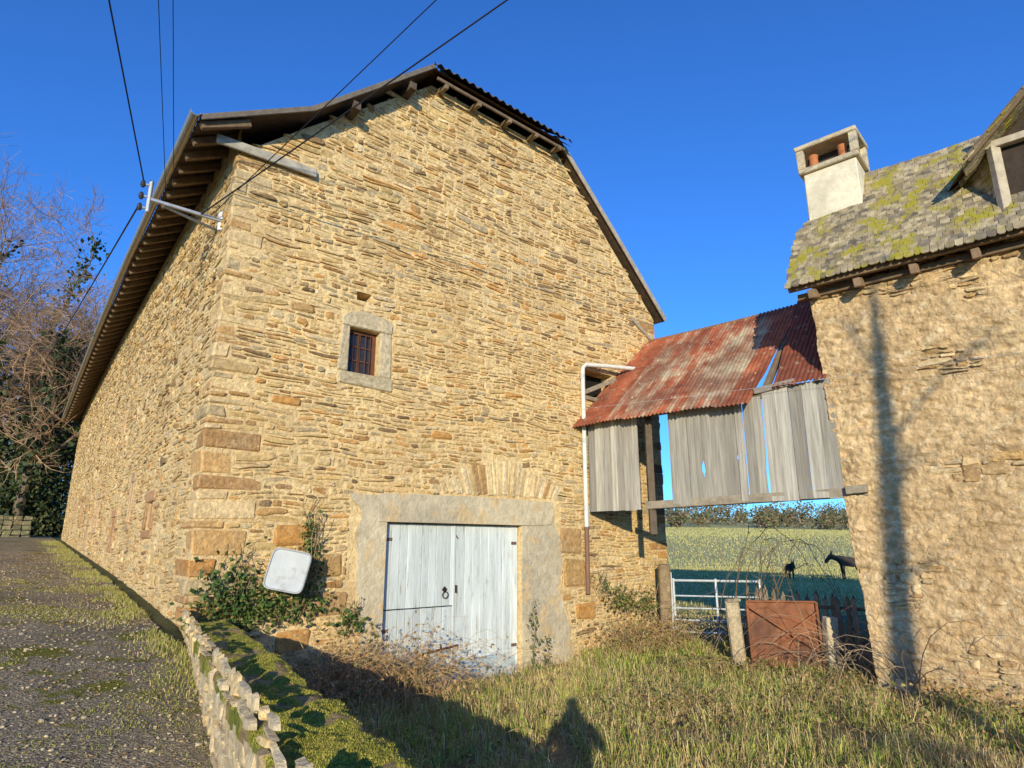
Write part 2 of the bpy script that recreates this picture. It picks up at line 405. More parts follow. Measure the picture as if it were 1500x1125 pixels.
# door
q=MB(); z0,z1=-2.32,.335
white=(.64,.68,.66)
x=2.66
while x<3.93:
    w_=R.uniform(.12,.15)
    if x+w_>3.90: w_=3.965-x
    for a0,b0,dd in ((z0+R.uniform(0,.05),-.92,-.100),(-.905,z1,-.104)):
        q.box(mapA(x+w_/2,(a0+b0)/2,dd+R.uniform(-.004,.004)),U*(w_/2-.003),NU*.016,V(0,0,(b0-a0)/2),.005,.0015,sc3(white,R.uniform(.78,1.04)*(.9 if b0<0 else 1)))
    x+=w_
x=3.975
while x<5.26:
    w_=R.uniform(.15,.19)
    if x+w_>5.20: w_=5.288-x
    q.box(mapA(x+w_/2,(z0+z1)/2,-.108+R.uniform(-.004,.004)),U*(w_/2-.0025),NU*.016,V(0,0,(z1-z0)/2),.005,.0015,sc3(white,R.uniform(.9,1.1)))
    x+=w_
q.box(mapA(3.95,-.75,-.082),U*.018,NU*.012,V(0,0,1.07),.004,0,sc3(white,.85))
q.box(mapA(4.62,-1.93,-.088),U*.6,NU*.006,V(0,0,.22),.003,.008,(.42,.50,.52))
q.obj('double_door',M_door,B)
q=MB()
rus=(.16,.06,.03)
def ringpts(c,r,n=14): return [c+U*(math.cos(2*math.pi*k/n)*r)+V(0,0,math.sin(2*math.pi*k/n)*r) for k in range(n+1)]
q.tube(ringpts(mapA(3.78,-.74,-.06),.050),.008,6,(.03,.02,.018))
q.box(mapA(3.78,-.66,-.085),(U+V(0,0,1))*.025,NU*.008,(U-V(0,0,1))*.025,.003,0,(.04,.03,.025))
q.box(mapA(3.99,-.66,-.075),U*.010,NU*.02,V(0,0,.06),.003,0,(.09,.05,.04))
q.beam(mapA(3.3,-1.58,-.07),mapA(4.05,-1.5,-.07),.03,.03,col=rus); q.tube([mapA(3.7,-1.45,-.05),mapA(3.72,-1.6,-.04),mapA(3.78,-1.68,-.05)],.012,6,rus)
q.beam(mapA(3.28,-1.64,-.075),mapA(3.5,-1.6,-.075),.05,.02,col=rus)
q.tube([mapA(3.95,.2,-.085),mapA(4.02,.12,-.085)],.01,6,rus)
for x,z in ((2.75,.1),(2.75,-1.2),(5.2,.05),(5.2,-1.6)): q.beam(mapA(x-.06,z,-.085),mapA(x+.06,z,-.085),.01,.05,col=(.2,.13,.1))
q.obj('door_ironwork',M_metal,B)
# window
q=MB(); sto=(.60,.49,.31)
for pts in ([(1.70,2.55),(1.868,2.55),(1.868,3.262),(1.74,3.262)],[(2.382,2.55),(2.6,2.55),(2.57,3.262),(2.382,3.262)],[(1.74,3.266),(2.58,3.266),(2.6,3.45),(2.4,3.52),(2.2,3.55),(1.95,3.53),(1.8,3.46),(1.73,3.4)],[(1.74,2.36),(2.63,2.33),(2.63,2.546),(1.72,2.546)]):
    q.poly_slab(pts,mapA,-.2,.03,sc3(sto,R.uniform(.85,1.05)))
o=q.obj('window_surround',M_stone,B); bv=o.modifiers.new('b','BEVEL'); bv.width=.015
q=MB(); wc=(.14,.055,.03)
dep=-.15
for x in (1.90,2.35): q.box(mapA(x,2.895,dep),U*.028,NU*.03,V(0,0,.36),.004,0,wc)
for z in (2.56,3.23): q.box(mapA(2.125,z,dep),U*.205,NU*.028,V(0,0,.028),.004,0,wc)
q.box(mapA(2.1,2.895,dep),U*.018,NU*.022,V(0,0,.33),.003,0,wc)
for z in (2.78,3.0): q.box(mapA(2.125,z,dep-.003),U*.2,NU*.014,V(0,0,.01),.002,0,wc)
for x in (1.99,2.08,2.2,2.28): q.box(mapA(x,2.9,dep+.035),U*.006,NU*.006,V(0,0,.35),.001,0,(.10,.05,.035))
q.obj('window_frame',M_woodx,B)
q=MB(); q.add([mapA(1.88,2.54,dep-.012),mapA(2.37,2.54,dep-.012),mapA(2.37,3.25,dep-.012),mapA(1.88,3.25,dep-.012)],[[0,1,2,3]],(0,0,0)); q.obj('window_glass',M_glass,B)
# roof ---------------------------------------------------------
def roofpt(side,s,k,lift=0):
    sag=eavez(s)-5.66
    topk=min(1,max(0,(s+.35)/2.0))
    if side=='L':
        pr=[(-.60,5.56),(.9,6.40),(3.0,8.31),(lerp(3.0,4.7,topk),lerp(8.31,9.90,topk))]
    else:
        pr=[(9.62,5.10),(8.2,6.5),(6.4,8.25),(lerp(6.4,4.7,topk),lerp(8.25,9.90,topk))]
        s=max(s,-.17)
    t,z=pr[k]; z+=sag*[1,.8,.5,.2][k]*(1 if side=='L' else .5); 
    z+=.03*math.sin(s*1.3+k)
    return barn(t,s,z+lift)
def corr(side,lift,name,mat_,wave=.18,amp=.028,ds=.045):
    vs=[];fs=[];n=int(24.9/ds)
    for i in range(n+1):
        s=(-.36 if side=='L' else -.17)+i*ds
        for k in range(4): vs.append(roofpt(side,s,k,lift+amp*math.sin(2*math.pi*s/wave)))
    for i in range(n):
        for k in range(3):
            a=i*4+k; f=[a,a+1,a+5,a+4]
            fs.append(f if side=='R' else f[::-1])
    return mkobj(name,vs,fs,mat_,None,B)
corr('L',.06,'roof_slope_left',M_fib); corr('R',.06,'roof_slope_right',M_fib)
M_boards=mat('roof_boards',(.085,.055,.03),var=.5,vs=8)
for sd in 'LR':
    vs=[];fs=[]
    for i in range(26):
        s=(-.33 if sd=='L' else -.15)+i*.99
        for k in range(4): vs.append(roofpt(sd,s,k,0))
    for i in range(25):
        for k in range(3): a=i*4+k; fs.append([a,a+1,a+5,a+4])
    mkobj('roof_boarding_'+sd,vs,fs,M_boards,None,B)
vs=[];fs=[];n=90
for i in range(n+1):
    t=lerp(2.95,6.45,i/n); z0=lerp(8.36,8.28,i/n); k=1-abs(t-4.7)/1.75; k=max(0,min(1,k))
    lf=.035*math.sin(2*math.pi*t/.18)
    vs+= [barn(t,-.42,z0+.02+lf),barn(t,-.42+2.02*k,z0+.02+1.6*k+lf)]
for i in range(n): a=2*i; fs.append([a,a+2,a+3,a+1])
mkobj('roof_half_hip',vs,fs,M_fib,None,B)
q=MB(); q.add([barn(2.95,-.38,8.29),barn(6.45,-.38,8.21),barn(4.75,1.62,9.83),barn(4.65,1.62,9.83)],[[0,1,2,3]],(0,0,0)); q.obj('half_hip_boarding',M_boards,B)
q=MB(); dk=(.10,.075,.05); gy=(.36,.31,.24)
q.beam(mapA(-.33,5.52,.07),mapA(1.12,5.55,.07),.05,.14,col=(.38,.34,.27),bev=.01)
q.beam(roofpt('L',-.36,0,.02),roofpt('L',-.36,1,.02),.03,.08,up=V(0,0,1),col=(.16,.13,.10))
q.beam(roofpt('L',-.36,1,.02),roofpt('L',-.36,2,.02),.03,.08,up=V(0,0,1),col=(.16,.13,.10))
q.beam(roofpt('R',-.18,0,.03),roofpt('R',-.18,1,.03),.03,.11,col=gy); q.beam(roofpt('R',-.18,1,.03),roofpt('R',-.18,2,.03),.03,.11,col=gy)
for t in (3.3,4.05,4.8,5.5,6.15): q.beam(barn(t,.1,8.19),barn(t,-.32,8.11),.08,.09,col=(.20,.14,.08),jit=.008)
q.beam(barn(3.1,-.30,8.19),barn(6.3,-.30,8.12),.04,.06,col=(.16,.11,.07))
for t,zz in ((1.6,6.85),(2.6,7.75)): q.beam(barn(t,.1,zz),barn(t,-.34,zz),.13,.13,col=dk,jit=.005)
s=-.25
while s<24.4:
    z=eavez(s)
    q.beam(barn(.05,s,z+.17),barn(-.57,s,z-.16),.085,.10,col=(.19,.125,.07),jit=.006); s+=.48
q.beam(mapA(8.55,4.95,.03),mapA(9.35,4.5,.03),.05,.07,col=gy)
q.obj('rafters_and_bargeboards',M_woodx,B)
vs=[];fs=[];n=40;m=9
for i in range(n+1):
    s=-.4+i*24.8/n; c0=barn(-.67,s,eavez(s)-.05-.004*math.sin(i))
    for k in range(m):
        a=math.pi+math.pi*k/(m-1); vs.append(c0+U*(.065*math.cos(a))+V(0,0,.065*math.sin(a)))
    for k in range(m):
        a=math.pi+math.pi*(m-1-k)/(m-1); vs.append(c0+U*(.06*math.cos(a))+V(0,0,.06*math.sin(a)))
M2=2*m
for i in range(n):
    for k in range(M2):
        k2=(k+1)%M2; fs.append([i*M2+k,i*M2+k2,(i+1)*M2+k2,(i+1)*M2+k])
fs.append(list(range(M2)))
mkobj('gutter',vs,fs,M_metal,[(.40,.35,.27)]*len(fs),B)
q=MB(); pc=(.66,.65,.58)
q.tube([mapA(8.35,3.66,.35),mapA(7.6,3.62,.2),mapA(6.95,3.56,.10),mapA(6.86,3.48,.10),mapA(6.85,3.3,.10),mapA(6.84,1.9,.10),mapA(6.84,.35,.10)],.042,12,pc)
for z in (3.3,2.0,.7): q.tube([mapA(6.845,z-.05,.10),mapA(6.845,z+.05,.10)],.048,12,(.5,.5,.47))
q.tube([mapA(6.84,.36,.10),mapA(6.83,-.85,.10)],.042,12,(.2,.11,.07))
q.obj('downpipe',mat('pvc_pipe',None,rough=.6,var=.15,bump=.1),B)
q=MB()
q.beam(mapA(6.95,3.0,.03),mapA(7.9,3.42,.05),.05,.09,col=(.3,.24,.17)); q.beam(mapA(7.0,2.9,.03),mapA(7.75,2.86,.03),.06,.08,col=(.25,.19,.13))
q.obj('loft_opening_timbers',M_woodx,B)
BR=empty('electric_wire_bracket')
q=MB(); gm=(.42,.43,.44); b0=mapB(.55,4.62,0)
tip=b0+NW*.95+V(0,0,.02)
q.beam(b0,tip,.045,.045,col=gm); q.beam(b0+W*.25-V(0,0,.05),b0+W*.05+NW*.75,.035,.035,col=gm)
q.beam(tip-V(0,0,.2),tip+V(0,0,.28),.045,.045,up=V(0,1,0),col=gm)
for k in (-.15,0.02,.2): q.beam(tip+V(0,0,k),tip+V(0,0,k)+NW*.1,.03,.03,col=gm)
q.beam(b0+NW*.02-V(0,0,.15),b0+NW*.02+V(0,0,.15),.08,.02,up=V(0,1,0),col=gm)
q.obj('bracket_arms',M_metal,BR)
q=MB()
for k in (-.15,.02,.2):
    c=tip+V(0,0,k)+NW*.1; q.tube([c-V(0,0,.05),c-V(0,0,.02),c+V(0,0,.02),c+V(0,0,.05)],[.02,.035,.03,.018],10,(.05,.045,.05))
q.obj('insulators',M_metal,BR)
# ================================================================ WIRES
def wire(name,a,b,sag,r=.012,m_=M_wire):
    q=MB(); a=Vector(a);b=Vector(b); pts=[]
    for i in range(25):
        k=i/24; p=a.lerp(b,k); p.z-=sag*4*k*(1-k); pts.append(p)
    q.tube(pts,r,6,(.01,.01,.01)); return q.obj(name,m_)
def far(a,p,k): a=Vector(a);p=Vector(p); return a+(p-a)*k
b1=b0+NW*.3
wire('overhead_wire',b1,far(b1,(-.04,6,6.12),2.6),.0,.011)
wire('overhead_wire',b0+NW*.15+V(0,0,.05),far(b0,(-.71,6,6.12),2.6),.0,.007)
wire('overhead_wire',tip+V(0,0,.25)+NW*.1,far(tip,(-4.25,5.5,5.62),3.2),.0,.010)
wire('overhead_wire',tip+V(0,0,.05)-NW*.2,far(tip,(-3.9,5.5,5.62),3.2),.0,.005)
wire('overhead_wire',tip+V(0,0,.05)-NW*.3,far(tip,(-3.82,5.5,5.62),3.2),.0,.005)
wire('overhead_wire',tip-V(0,0,.1)+NW*.1,far(tip,(-14.9,20,7.0),3),.3,.012)
wire('clothes_line',house(-4.5,-.12,2.62),house(3.2,-.35,2.3),.03,.003,M_white)
# ================================================================ SATELLITE DISH
SD=empty('satellite_dish')
q=MB(); cen=mapA(1.08,-.30,.36); nrm=(NU*.75+V(-.36,-.2,.14)).normalized(); ux=V(0,0,1).cross(nrm).normalized(); uy=nrm.cross(ux)
rt=Matrix.Rotation(math.radians(-11),3,nrm); ux=rt@ux; uy=rt@uy
prof=[]
for k in range(32):
    a=2*math.pi*k/32; cx=math.copysign(abs(math.cos(a))**.3,math.cos(a));cy=math.copysign(abs(math.sin(a))**.3,math.sin(a)); prof.append((cx*.25,cy*.26))
vs=[];fs=[]
rings=[(1,-.05),(1.0,.010),(.96,.016),(.92,-.004),(.5,-.018)]
for sc_,d in rings:
    for x,y in prof: vs.append(cen+ux*x*sc_+uy*y*sc_+nrm*d)
vs.append(cen-nrm*.022)
for r_ in range(len(rings)-1):
    for k in range(32): fs.append([r_*32+k,r_*32+(k+1)%32,(r_+1)*32+(k+1)%32,(r_+1)*32+k])
for k in range(32): fs.append([4*32+k,4*32+(k+1)%32,5*32])
fs.append(list(range(31,-1,-1)))
q.add(vs,fs,(.7,.7,.68)); 
q.obj('dish_panel',M_white,SD)
q=MB(); q.tube([cen-nrm*.03,cen-nrm*.2,mapA(1.1,-.25,0)],.02,8,(.5,.5,.5)); q.obj('dish_mount',M_metal,SD)
# ================================================================ HOUSE
H=empty('farmhouse')
vs=[];cl=[];fs=[];nx,nzz=330,330
def mask(t,z): # >0 where stones are bare
    e=-1.30-z+.6*nz(t*.9,z*.9,4)
    e2=-.02-t-.04*z+.35*nz(t*.8,z*1.3,9)
    e3=z-3.60+.5*nz(t*.8,z*.8,2)
    return max(e,e2*.8,e3,.55*nz(t*.9,z*1.4,31)-.17)
for i in range(nx+1):
    for j in range(nzz+1):
        z=-2.4+6.3*j/nzz; le=.03-.046*z+.03*nz(1.3,z*2.2); t=lerp(le,8,(i/nx)**1.4)
        mk=mask(t,z); rg=nz(t*4.5,z*11,5)
        d=.035*nz(t*1.1,z*1.1,1)+.020*nz(t*4,z*6,5)+.045*rg*abs(rg)*2+.026*nz(t*11,z*20,7)+.016*nz(t*26,z*36,3)
        d-=.03*sst((mk+.08)/.16)
        if i==0: d-=.03
        vs.append(mapH(t,z,d))
for i in range(nx):
    for j in range(nzz):
        a=i*(nzz+1)+j; fs.append([a,a+nzz+1,a+nzz+2,a+1])
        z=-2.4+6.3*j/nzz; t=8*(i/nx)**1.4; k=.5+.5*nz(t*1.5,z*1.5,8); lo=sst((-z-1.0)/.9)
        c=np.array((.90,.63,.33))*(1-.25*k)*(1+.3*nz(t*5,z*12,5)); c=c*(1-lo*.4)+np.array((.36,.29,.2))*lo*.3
        cl.append(tuple(c))
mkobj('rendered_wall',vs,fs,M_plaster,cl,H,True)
ch=cells_for(-.1,5,-2.3,3.9,lambda x,z:mask(x,z)>.02 and x>.10-.046*z,[],rh=(.08,.18),wr=(.13,.4))
stones('exposed_wall_stones',ch,mapH,H,pal=[(.66,.46,.23),(.68,.50,.27),(.54,.40,.22),(.46,.34,.2),(.58,.35,.13),(.42,.26,.12)],dep=(-.018,.014),seed=5)
q=MB()
e0=.03+.046*2.4;e1=.03-.046*3.9
q.add([house(e0+.02,.03,-2.4),house(e0+.02,5,-2.4),house(e1+.02,5,3.9),house(e1+.02,2.2,5.9),house(e1+.02,.03,3.9)],[[0,1,2,3,4]],(0,0,0))
q.add([house(e0,5,-2.4),house(8,5,-2.4),house(8,5,3.9),house(e1,5,3.9)],[[0,1,2,3]],(0,0,0))
q.add([house(8,0,-2.4),house(8,5,-2.4),house(8,5,3.9),house(8,0,3.9)],[[0,1,2,3]],(0,0,0))
q.obj('rear_walls_house',M_mortarbk,H)
RK=1.42
def hz(m): return 3.98+RK*(m+.32)
def hroofpt(t,m,l=0): 
    n=V(-HN.x*RK,-HN.y*RK,1).normalized(); return house(t,m,hz(m)+.05*nz(t*.8,m))+n*l
def leftlim(m): return -.36 if m<.5 else lerp(-.36,.15,(m-.5)/.75)
D0,D1=2.44,4.1; dz=5.30; zr=6.25; tm=(D0+D1)/2; SPL=.75
q=MB(); sl=math.sqrt(1+RK*RK); m=-.34; row=0
dn=(HN*-1-V(0,0,RK)).normalized(); nn=V(-HN.x*RK,-HN.y*RK,1).normalized()
def slate(c0,xv,dv,w_,L,cols,th=.012):
    hw=w_/2-.003; nv=xv.cross(dv); 
    if nv.dot(nn)<0: nv=-nv
    pts=[(-hw,-L/2),(hw,-L/2),(hw,L/2-.035),(hw*.55,L/2-R.uniform(0,.015)),(-hw*.5,L/2-R.uniform(0,.015)),(-hw,L/2-.035)]
    vs=[c0+xv*a+dv*b+nv*th for a,b in pts]+[c0+xv*a+dv*b-nv*.003 for a,b in pts]
    fsl=[[5,4,3,2,1,0],[6,7,8,9,10,11]]+[[i_,(i_+1)%6,6+(i_+1)%6,6+i_] for i_ in range(6)]
    q.add(vs,fsl,sc3(R.choice(cols),R.uniform(.7,1.2)))
SC=[(.30,.24,.15),(.35,.28,.17),(.19,.155,.11),(.40,.32,.19),(.31,.24,.13)]
while m<1.25:
    t=leftlim(m)+R.uniform(-.03,.03)-(row%2)*.02
    while t<8.2:
        w_=R.uniform(.07,.15); L=.14
        c0=hroofpt(t+w_/2,m,.018+R.uniform(0,.012)); tl=.11+R.uniform(-.04,.06)
        nv=(nn+dn*tl*.9).normalized(); dv=(dn-nv*dn.dot(nv)).normalized(); xv2=(HD+dv*R.uniform(-.08,.08)).normalized()
        slate(c0,xv2,dv,w_,L,SC)
        t+=w_
    m+=.082/sl; row+=1
q.obj('slate_roof',M_slate,H)
q=MB(); cdk=(.16,.105,.06)
q.add([hroofpt(-.34,-.3,-.01),hroofpt(8.2,-.3,-.01),hroofpt(8.2,1.26,-.01),hroofpt(.2,1.26,-.01),hroofpt(-.34,.5,-.01)],[[0,1,2,3,4]],cdk)
q.add([house(.2,1.26,hz(1.26)),house(8.2,1.26,hz(1.26)),house(8.2,5.2,4.0),house(-.34,5.2,4.0)],[[0,1,2,3]],cdk)
q.add([house(.2,1.26,hz(1.26)-.01),house(-.34,5.2,4.0),house(-.34,.5,hz(.5)-.01)],[[0,1,2]],cdk)
q.beam(house(-.36,-.26,3.93),house(8.1,-.26,3.93),.06,.12,col=(.2,.13,.075),jit=.008)
q.beam(house(-.3,.0,3.83),house(8.1,.0,3.83),.12,.1,col=cdk)
for t in (-.02,.62,1.33,2.05,2.8,3.5,4.3): 
    q.beam(house(t,.05,3.86),house(t,-.34,3.74),.09,.13,col=(.26,.17,.10),jit=.006)
q.obj('eaves_timbers',M_woodx,H)
q=MB()
m0,m1=.66,1.26; tl,tr=-.17,.66; mc=(m0+m1)/2;tc_=(tl+tr)/2
q.box(house(tc_,mc,5.65),HD*(tr-tl)/2,HN*(m1-m0)/2,V(0,0,.66),.015,.008,(1,1,1))
q.obj('chimney_stack',M_cream,H)
q=MB(); gc=(.40,.37,.29)
def slab(z0,z1,ex): q.box(house(tc_,mc,(z0+z1)/2),HD*((tr-tl)/2+ex),HN*((m1-m0)/2+ex),V(0,0,(z1-z0)/2),.015,.007,gc)
slab(6.312,6.41,.07)
for t in (tl-.01,tr+.01):
    for m in (m0-.01,m1+.01): q.box(house(t,m,6.59),HD*.06,HN*.05,V(0,0,.178),.006,.003,gc)
slab(6.772,6.86,.09)
q.obj('chimney_cap',M_conc,H)
q=MB(); q.box(house(tc_,mc+.12,6.59),HD*.40,HN*.10,V(0,0,.178),.004,0,(.05,.04,.03)); q.obj('dark_cap_block',M_woodx,H)  # dark block added behind the pots to darken the inside of the cap
q=MB()
for t in (tl+.16,tr-.2): q.tube([house(t,mc-.17,6.412),house(t,mc-.17,6.60),house(t,mc-.17,6.68),house(t,mc-.17,6.69)],[.08,.07,.08,.06],14,(.45,.16,.06))
q.obj('chimney_pots',M_terra,H)
q=MB(); q.box(house(tc_,m0-.02,5.16),HD*.45,HN*.01,V(0,0,.05),.003,0,(.3,.32,.33)); q.obj('chimney_flashing',M_metal,H)
# dormer : cheeks are splayed outwards towards the back
q=MB()
def chk(side,m,z):
    t=(D0-SPL*m) if side<0 else (D1+SPL*m); return house(t,m,z)
for side in(-1,1):
    z=4.0
    while z<dz+.02:
        m=0.0; mx=max(.05,(z-3.98)/RK-.28); a=chk(side,0,z);b=chk(side,1,z); xv=(b-a).normalized(); outn=xv.cross(V(0,0,1)); 
        if outn.dot(HD*side)<0: outn=-outn
        while m<mx:
            w_=R.uniform(.09,.15); c0=chk(side,m+w_/2,z)+outn*.015
            q.box(c0,xv*(w_*1.2/2),outn*.008,V(0,0,.065)+outn*-.008,.003,.005,sc3(R.choice([(.44,.35,.21),(.34,.27,.16),(.50,.38,.22)]),R.uniform(.75,1.2))); m+=w_
        z+=.085
for sg,t0 in((1,D0-.30),(-1,D1+.30)):
    N_=13
    for r_ in range(N_):
        f=r_/N_; z=lerp(dz-.2,zr,f); m=-.35; mend=(z-3.98)/RK-.32+.25
        while m<mend:
            w_=R.uniform(.11,.18); tt=lerp(t0-sg*SPL*.8*max(0,m),tm,f+.04)
            d=(HD*(tm-t0)+V(0,0,zr-dz+.2)).normalized(); nv=d.cross(HN)
            if nv.z<0: nv=-nv
            q.box(house(tt,m+w_/2,z)+nv*.02,HN*(w_/2-.003),(d-nv*.12)*.11,nv*.007,.003,.006,sc3(R.choice([(.30,.25,.16),(.38,.31,.19),(.24,.2,.13)]),R.uniform(.8,1.15))); m+=w_
q.box(house(tm,-.4,zr+.08),HD*.07,HN*.08,V(0,0,.1),.03,.01,(.5,.45,.33))
q.obj('dormer_slates',M_slate,H)
q=MB(); lw=(.44,.37,.27)
for t in(D0,D1): q.beam(house(t,-.04,3.95),house(t,-.04,5.3),.13,.10,up=V(0,1,0),col=lw)
q.beam(house(D0-.1,-.03,5.33),house(D1+.1,-.03,5.33),.12,.1,col=lw)
q.beam(house(D0-.3,-.3,5.1),house(tm,-.3,6.2),.05,.1,col=cdk);q.beam(house(D1+.3,-.3,5.1),house(tm,-.3,6.2),.05,.1,col=cdk)
for sg,t0 in((1,D0-.28),(-1,D1+.28)):
    q.add([house(t0,-.33,5.09),house(tm,-.33,6.24),house(tm,1.4,6.24),house(t0-sg*SPL*.8*.9,.9,5.09)],[[0,1,2,3]],cdk)
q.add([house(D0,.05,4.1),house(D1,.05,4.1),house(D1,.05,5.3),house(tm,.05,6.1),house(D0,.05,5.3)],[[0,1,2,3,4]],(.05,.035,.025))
for side in(-1,1): q.add([chk(side,.0,4.0),chk(side,0,5.32),chk(side,.85,5.32),chk(side,.6,4.9)],[[0,1,2,3]],cdk)
q.obj('dormer_frame',M_woodx,H)
# ================================================================ LEAN-TO
S=empty('timber_lean_to_shed')
def tinz(m): return 2.50+.915*m
def tin(name,e0,e1,r0,r1,ma,mb,lift,colf,wave=.076,amp=.013):
    n=int(abs(e1-e0)/.0127); vs=[];fs=[];cl=[]; Kk=30
    for i in range(n+1):
        f=i/n
        for k in range(Kk+1):
            g=k/Kk; t=lerp(lerp(e0,e1,f),lerp(r0,r1,f),g); m=lerp(ma+.02*math.sin(int(f*6)*2.1),mb,g)
            vs.append(house(t,m,tinz(m)+lift+amp*math.sin(2*math.pi*t/wave)+.02*math.sin(t*1.3+m)))
    for i in range(n):
        for k in range(Kk):
            a=i*(Kk+1)+k; fs.append([a,a+Kk+1,a+Kk+2,a+1]); cl.append(colf(lerp(e0,e1,i/n),k/Kk))
    return mkobj(name,vs,fs,M_tin,cl,S,True)
def tcol(t,g):
    c=np.array((.36,.10,.042)); l=np.array((.50,.44,.29))
    sh=int((t+4.7)/.78); sheet=[.05,.8,.5,1.05,.25,.05][max(0,min(5,sh))]
    k=max(0,min(1,sheet*(1.2-1.5*abs(g-.42))+.9*nz(t*6,g*5)+.5*nz(t*14,g*16)-.2)); k*=.9
    if sheet<.3: k*=.3
    if k<.2: c=c*(1+.5*nz(t*3,g*4,9))
    return tuple(c*(1-k)+l*k)
tin('corrugated_roof',-4.66,-1.15,-4.45,-.9,-.28,2.28,0,tcol)
tin('corrugated_roof_strip',-.82,-.02,-1.0,-.1,-.1,2.3,.05,lambda t,g:(.22,.065,.035))
q=MB(); ww=(.42,.385,.32)
def plank(t0,t1,z0,z1,notch=None,gap=.006):
    n=22; L=[];Rr=[]; tp=R.uniform(-.004,.004)
    for i in range(n+1):
        z=lerp(z0,z1,i/n)
        a=t0; b=t1-gap+tp*(i/n-.5)
        if notch and abs(z-notch[1])<notch[2]:
            k=(1-(abs(z-notch[1])/notch[2])**2)*abs(notch[0])
            if notch[0]>0: b-=k
            else: a+=k
        L.append((a,z));Rr.append((b,z))
    d=R.uniform(-.012,.014); vs=[];fs=[]
    for i in range(n+1):
        for (x,z),dd in ((L[i],0),(Rr[i],0),(Rr[i],-.022),(L[i],-.022)): vs.append(mapH(x,z,dd+d))
    for i in range(n):
        a=i*4
        for k in range(4): k2=(k+1)%4; fs.append([a+k,a+k2,a+4+k2,a+4+k])
    fs.append([3,2,1,0]); fs.append([n*4+i_ for i_ in range(4)])
    q.add(vs,fs,sc3(ww,R.uniform(.62,1.2)))
t=-4.47
while t<-3.3:
    w_=R.uniform(.13,.2); 
    if t+w_>-3.27: break
    plank(t,t+w_,.63+R.uniform(-.008,.008),2.44,gap=.003); t+=w_
t=-2.73; nots={3:(.045,1.28,.14),4:(-.025,1.25,.10),6:(.035,1.42,.06),9:(.025,1.05,.36),7:(.03,.80,.05)};i=0
while t<-.02:
    w_=R.choice([.15,.17,.2,.22,.13]); 
    if t+w_>-.04: w_=.01-t
    if w_<.05: break
    plank(t,t+w_,.68+R.uniform(-.015,.01),2.46,nots.get(i),gap=R.choice([.003,.004,.008])); t+=w_+(.02 if i==9 else 0);i+=1
q.obj('plank_cladding',M_wood,S)
q=MB()
q.beam(house(-3.28,.07,.70),house(.3,.05,.76),.12,.13,col=(.30,.25,.18),jit=.01); q.beam(house(-4.5,.06,2.36),house(.0,.06,2.40),.1,.12,col=(.2,.15,.1),jit=.01)
q.beam(house(-3.2,.1,.2),house(-3.2,.1,2.4),.12,.12,up=V(0,1,0),col=(.12,.09,.06))
q.beam(house(.05,-.06,.78),house(.32,-.06,.79),.1,.12,col=(.30,.25,.18),jit=.01)
for t in (-4.3,-3.2,-2.1,-1.0,-.2): q.beam(house(t,0,2.40),house(t,2.3,4.5),.08,.1,col=(.2,.14,.09),jit=.008)
q.beam(house(-4.4,2.28,4.5),house(0,2.28,4.5),.1,.12,col=(.2,.14,.09))
q.beam(house(-1.15,-.03,2.44),house(-.5,-.03,2.50),.03,.10,col=(.26,.22,.18)); 
q.obj('frame_beams',M_woodx,S)
# ================================================================ FOREGROUND STONE WALL
SW=empty('mossy_stone_wall')
def wl(a,c,z): return WP+WD*a+WN*c+V(0,0,z)
def wtop(a,c): return -.865-(max(0,abs(c-.015)-.17)**1.5)*.9+.04*nz(a*2.2,c*3,.3)+.032*nz(a*6,c*6,2)+.016*nz(a*16,c*16)+.03*nz(a*.8,0)
vs=[];fs=[];cl=[]; ax=np.arange(-4.2,6.3,.025)
prof=[(-.225,-2.1),(-.225,-1.8),(-.225,-1.6),(-.225,-1.4),(-.225,-1.25),(-.225,-1.12),(-.228,-1.04),(-.236,-.98),(-.240,-.94)]+[(x,None) for x in np.arange(-.235,.28,.0234)]+[(.285,-.945),(.275,-.98),(.26,-1.05),(.255,-1.6),(.25,-2.4)]
K=len(prof)
for a in ax:
    for c,z in prof:
        side=c<-.21
        cc=c+(.018*nz(a*1.7,c,5)+.012*nz(a*5,(z or 0)*5,9)+.012*nz(a*11,(z or 0)*11,2)) if side else c*(1+.07*nz(a*1.7,c,5)+.06*nz(a*5,c,9))
        zz=wtop(a,c) if z is None else z+(.02*nz(a*3,c*9,z) if z>-1.2 else 0)+.02*nz(a*.8,0)
        vs.append(wl(a,cc,zz))
for i in range(len(ax)-1):
    for k in range(K-1):
        a0=i*K+k; fs.append([a0,a0+1,a0+K+1,a0+K])
        p=prof[k]
        if p[1] is None or p[1]>-.97-.16*max(0,nz(ax[i]*3,3)):
            n_=nz(ax[i]*2.6,p[0]*4,1)+.6*nz(ax[i]*9,p[0]*9,2)
            if n_>.18: cl.append((.34,.24,.10))
            elif n_>-.08: cl.append((.34,.31,.04))
            else: cl.append((.20,.21,.026))
        else: cl.append(sc3((.72,.56,.33),1+.35*nz(ax[i]*5,p[1]*5,3)))
mkobj('wall_body',vs,fs,M_moss,cl,SW,True)
cw=cells_for(-4.,6.2,-2.1,-1.0,lambda x,z:R.random()<.72,[],rh=(.08,.2),wr=(.14,.4))
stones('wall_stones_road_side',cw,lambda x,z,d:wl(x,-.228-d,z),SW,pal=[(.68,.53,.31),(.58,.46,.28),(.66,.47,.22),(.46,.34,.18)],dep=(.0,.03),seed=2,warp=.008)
cw=cells_for(-4.,6.0,-2.3,-1.04,lambda x,z:True,[],rh=(.08,.18),wr=(.14,.4))
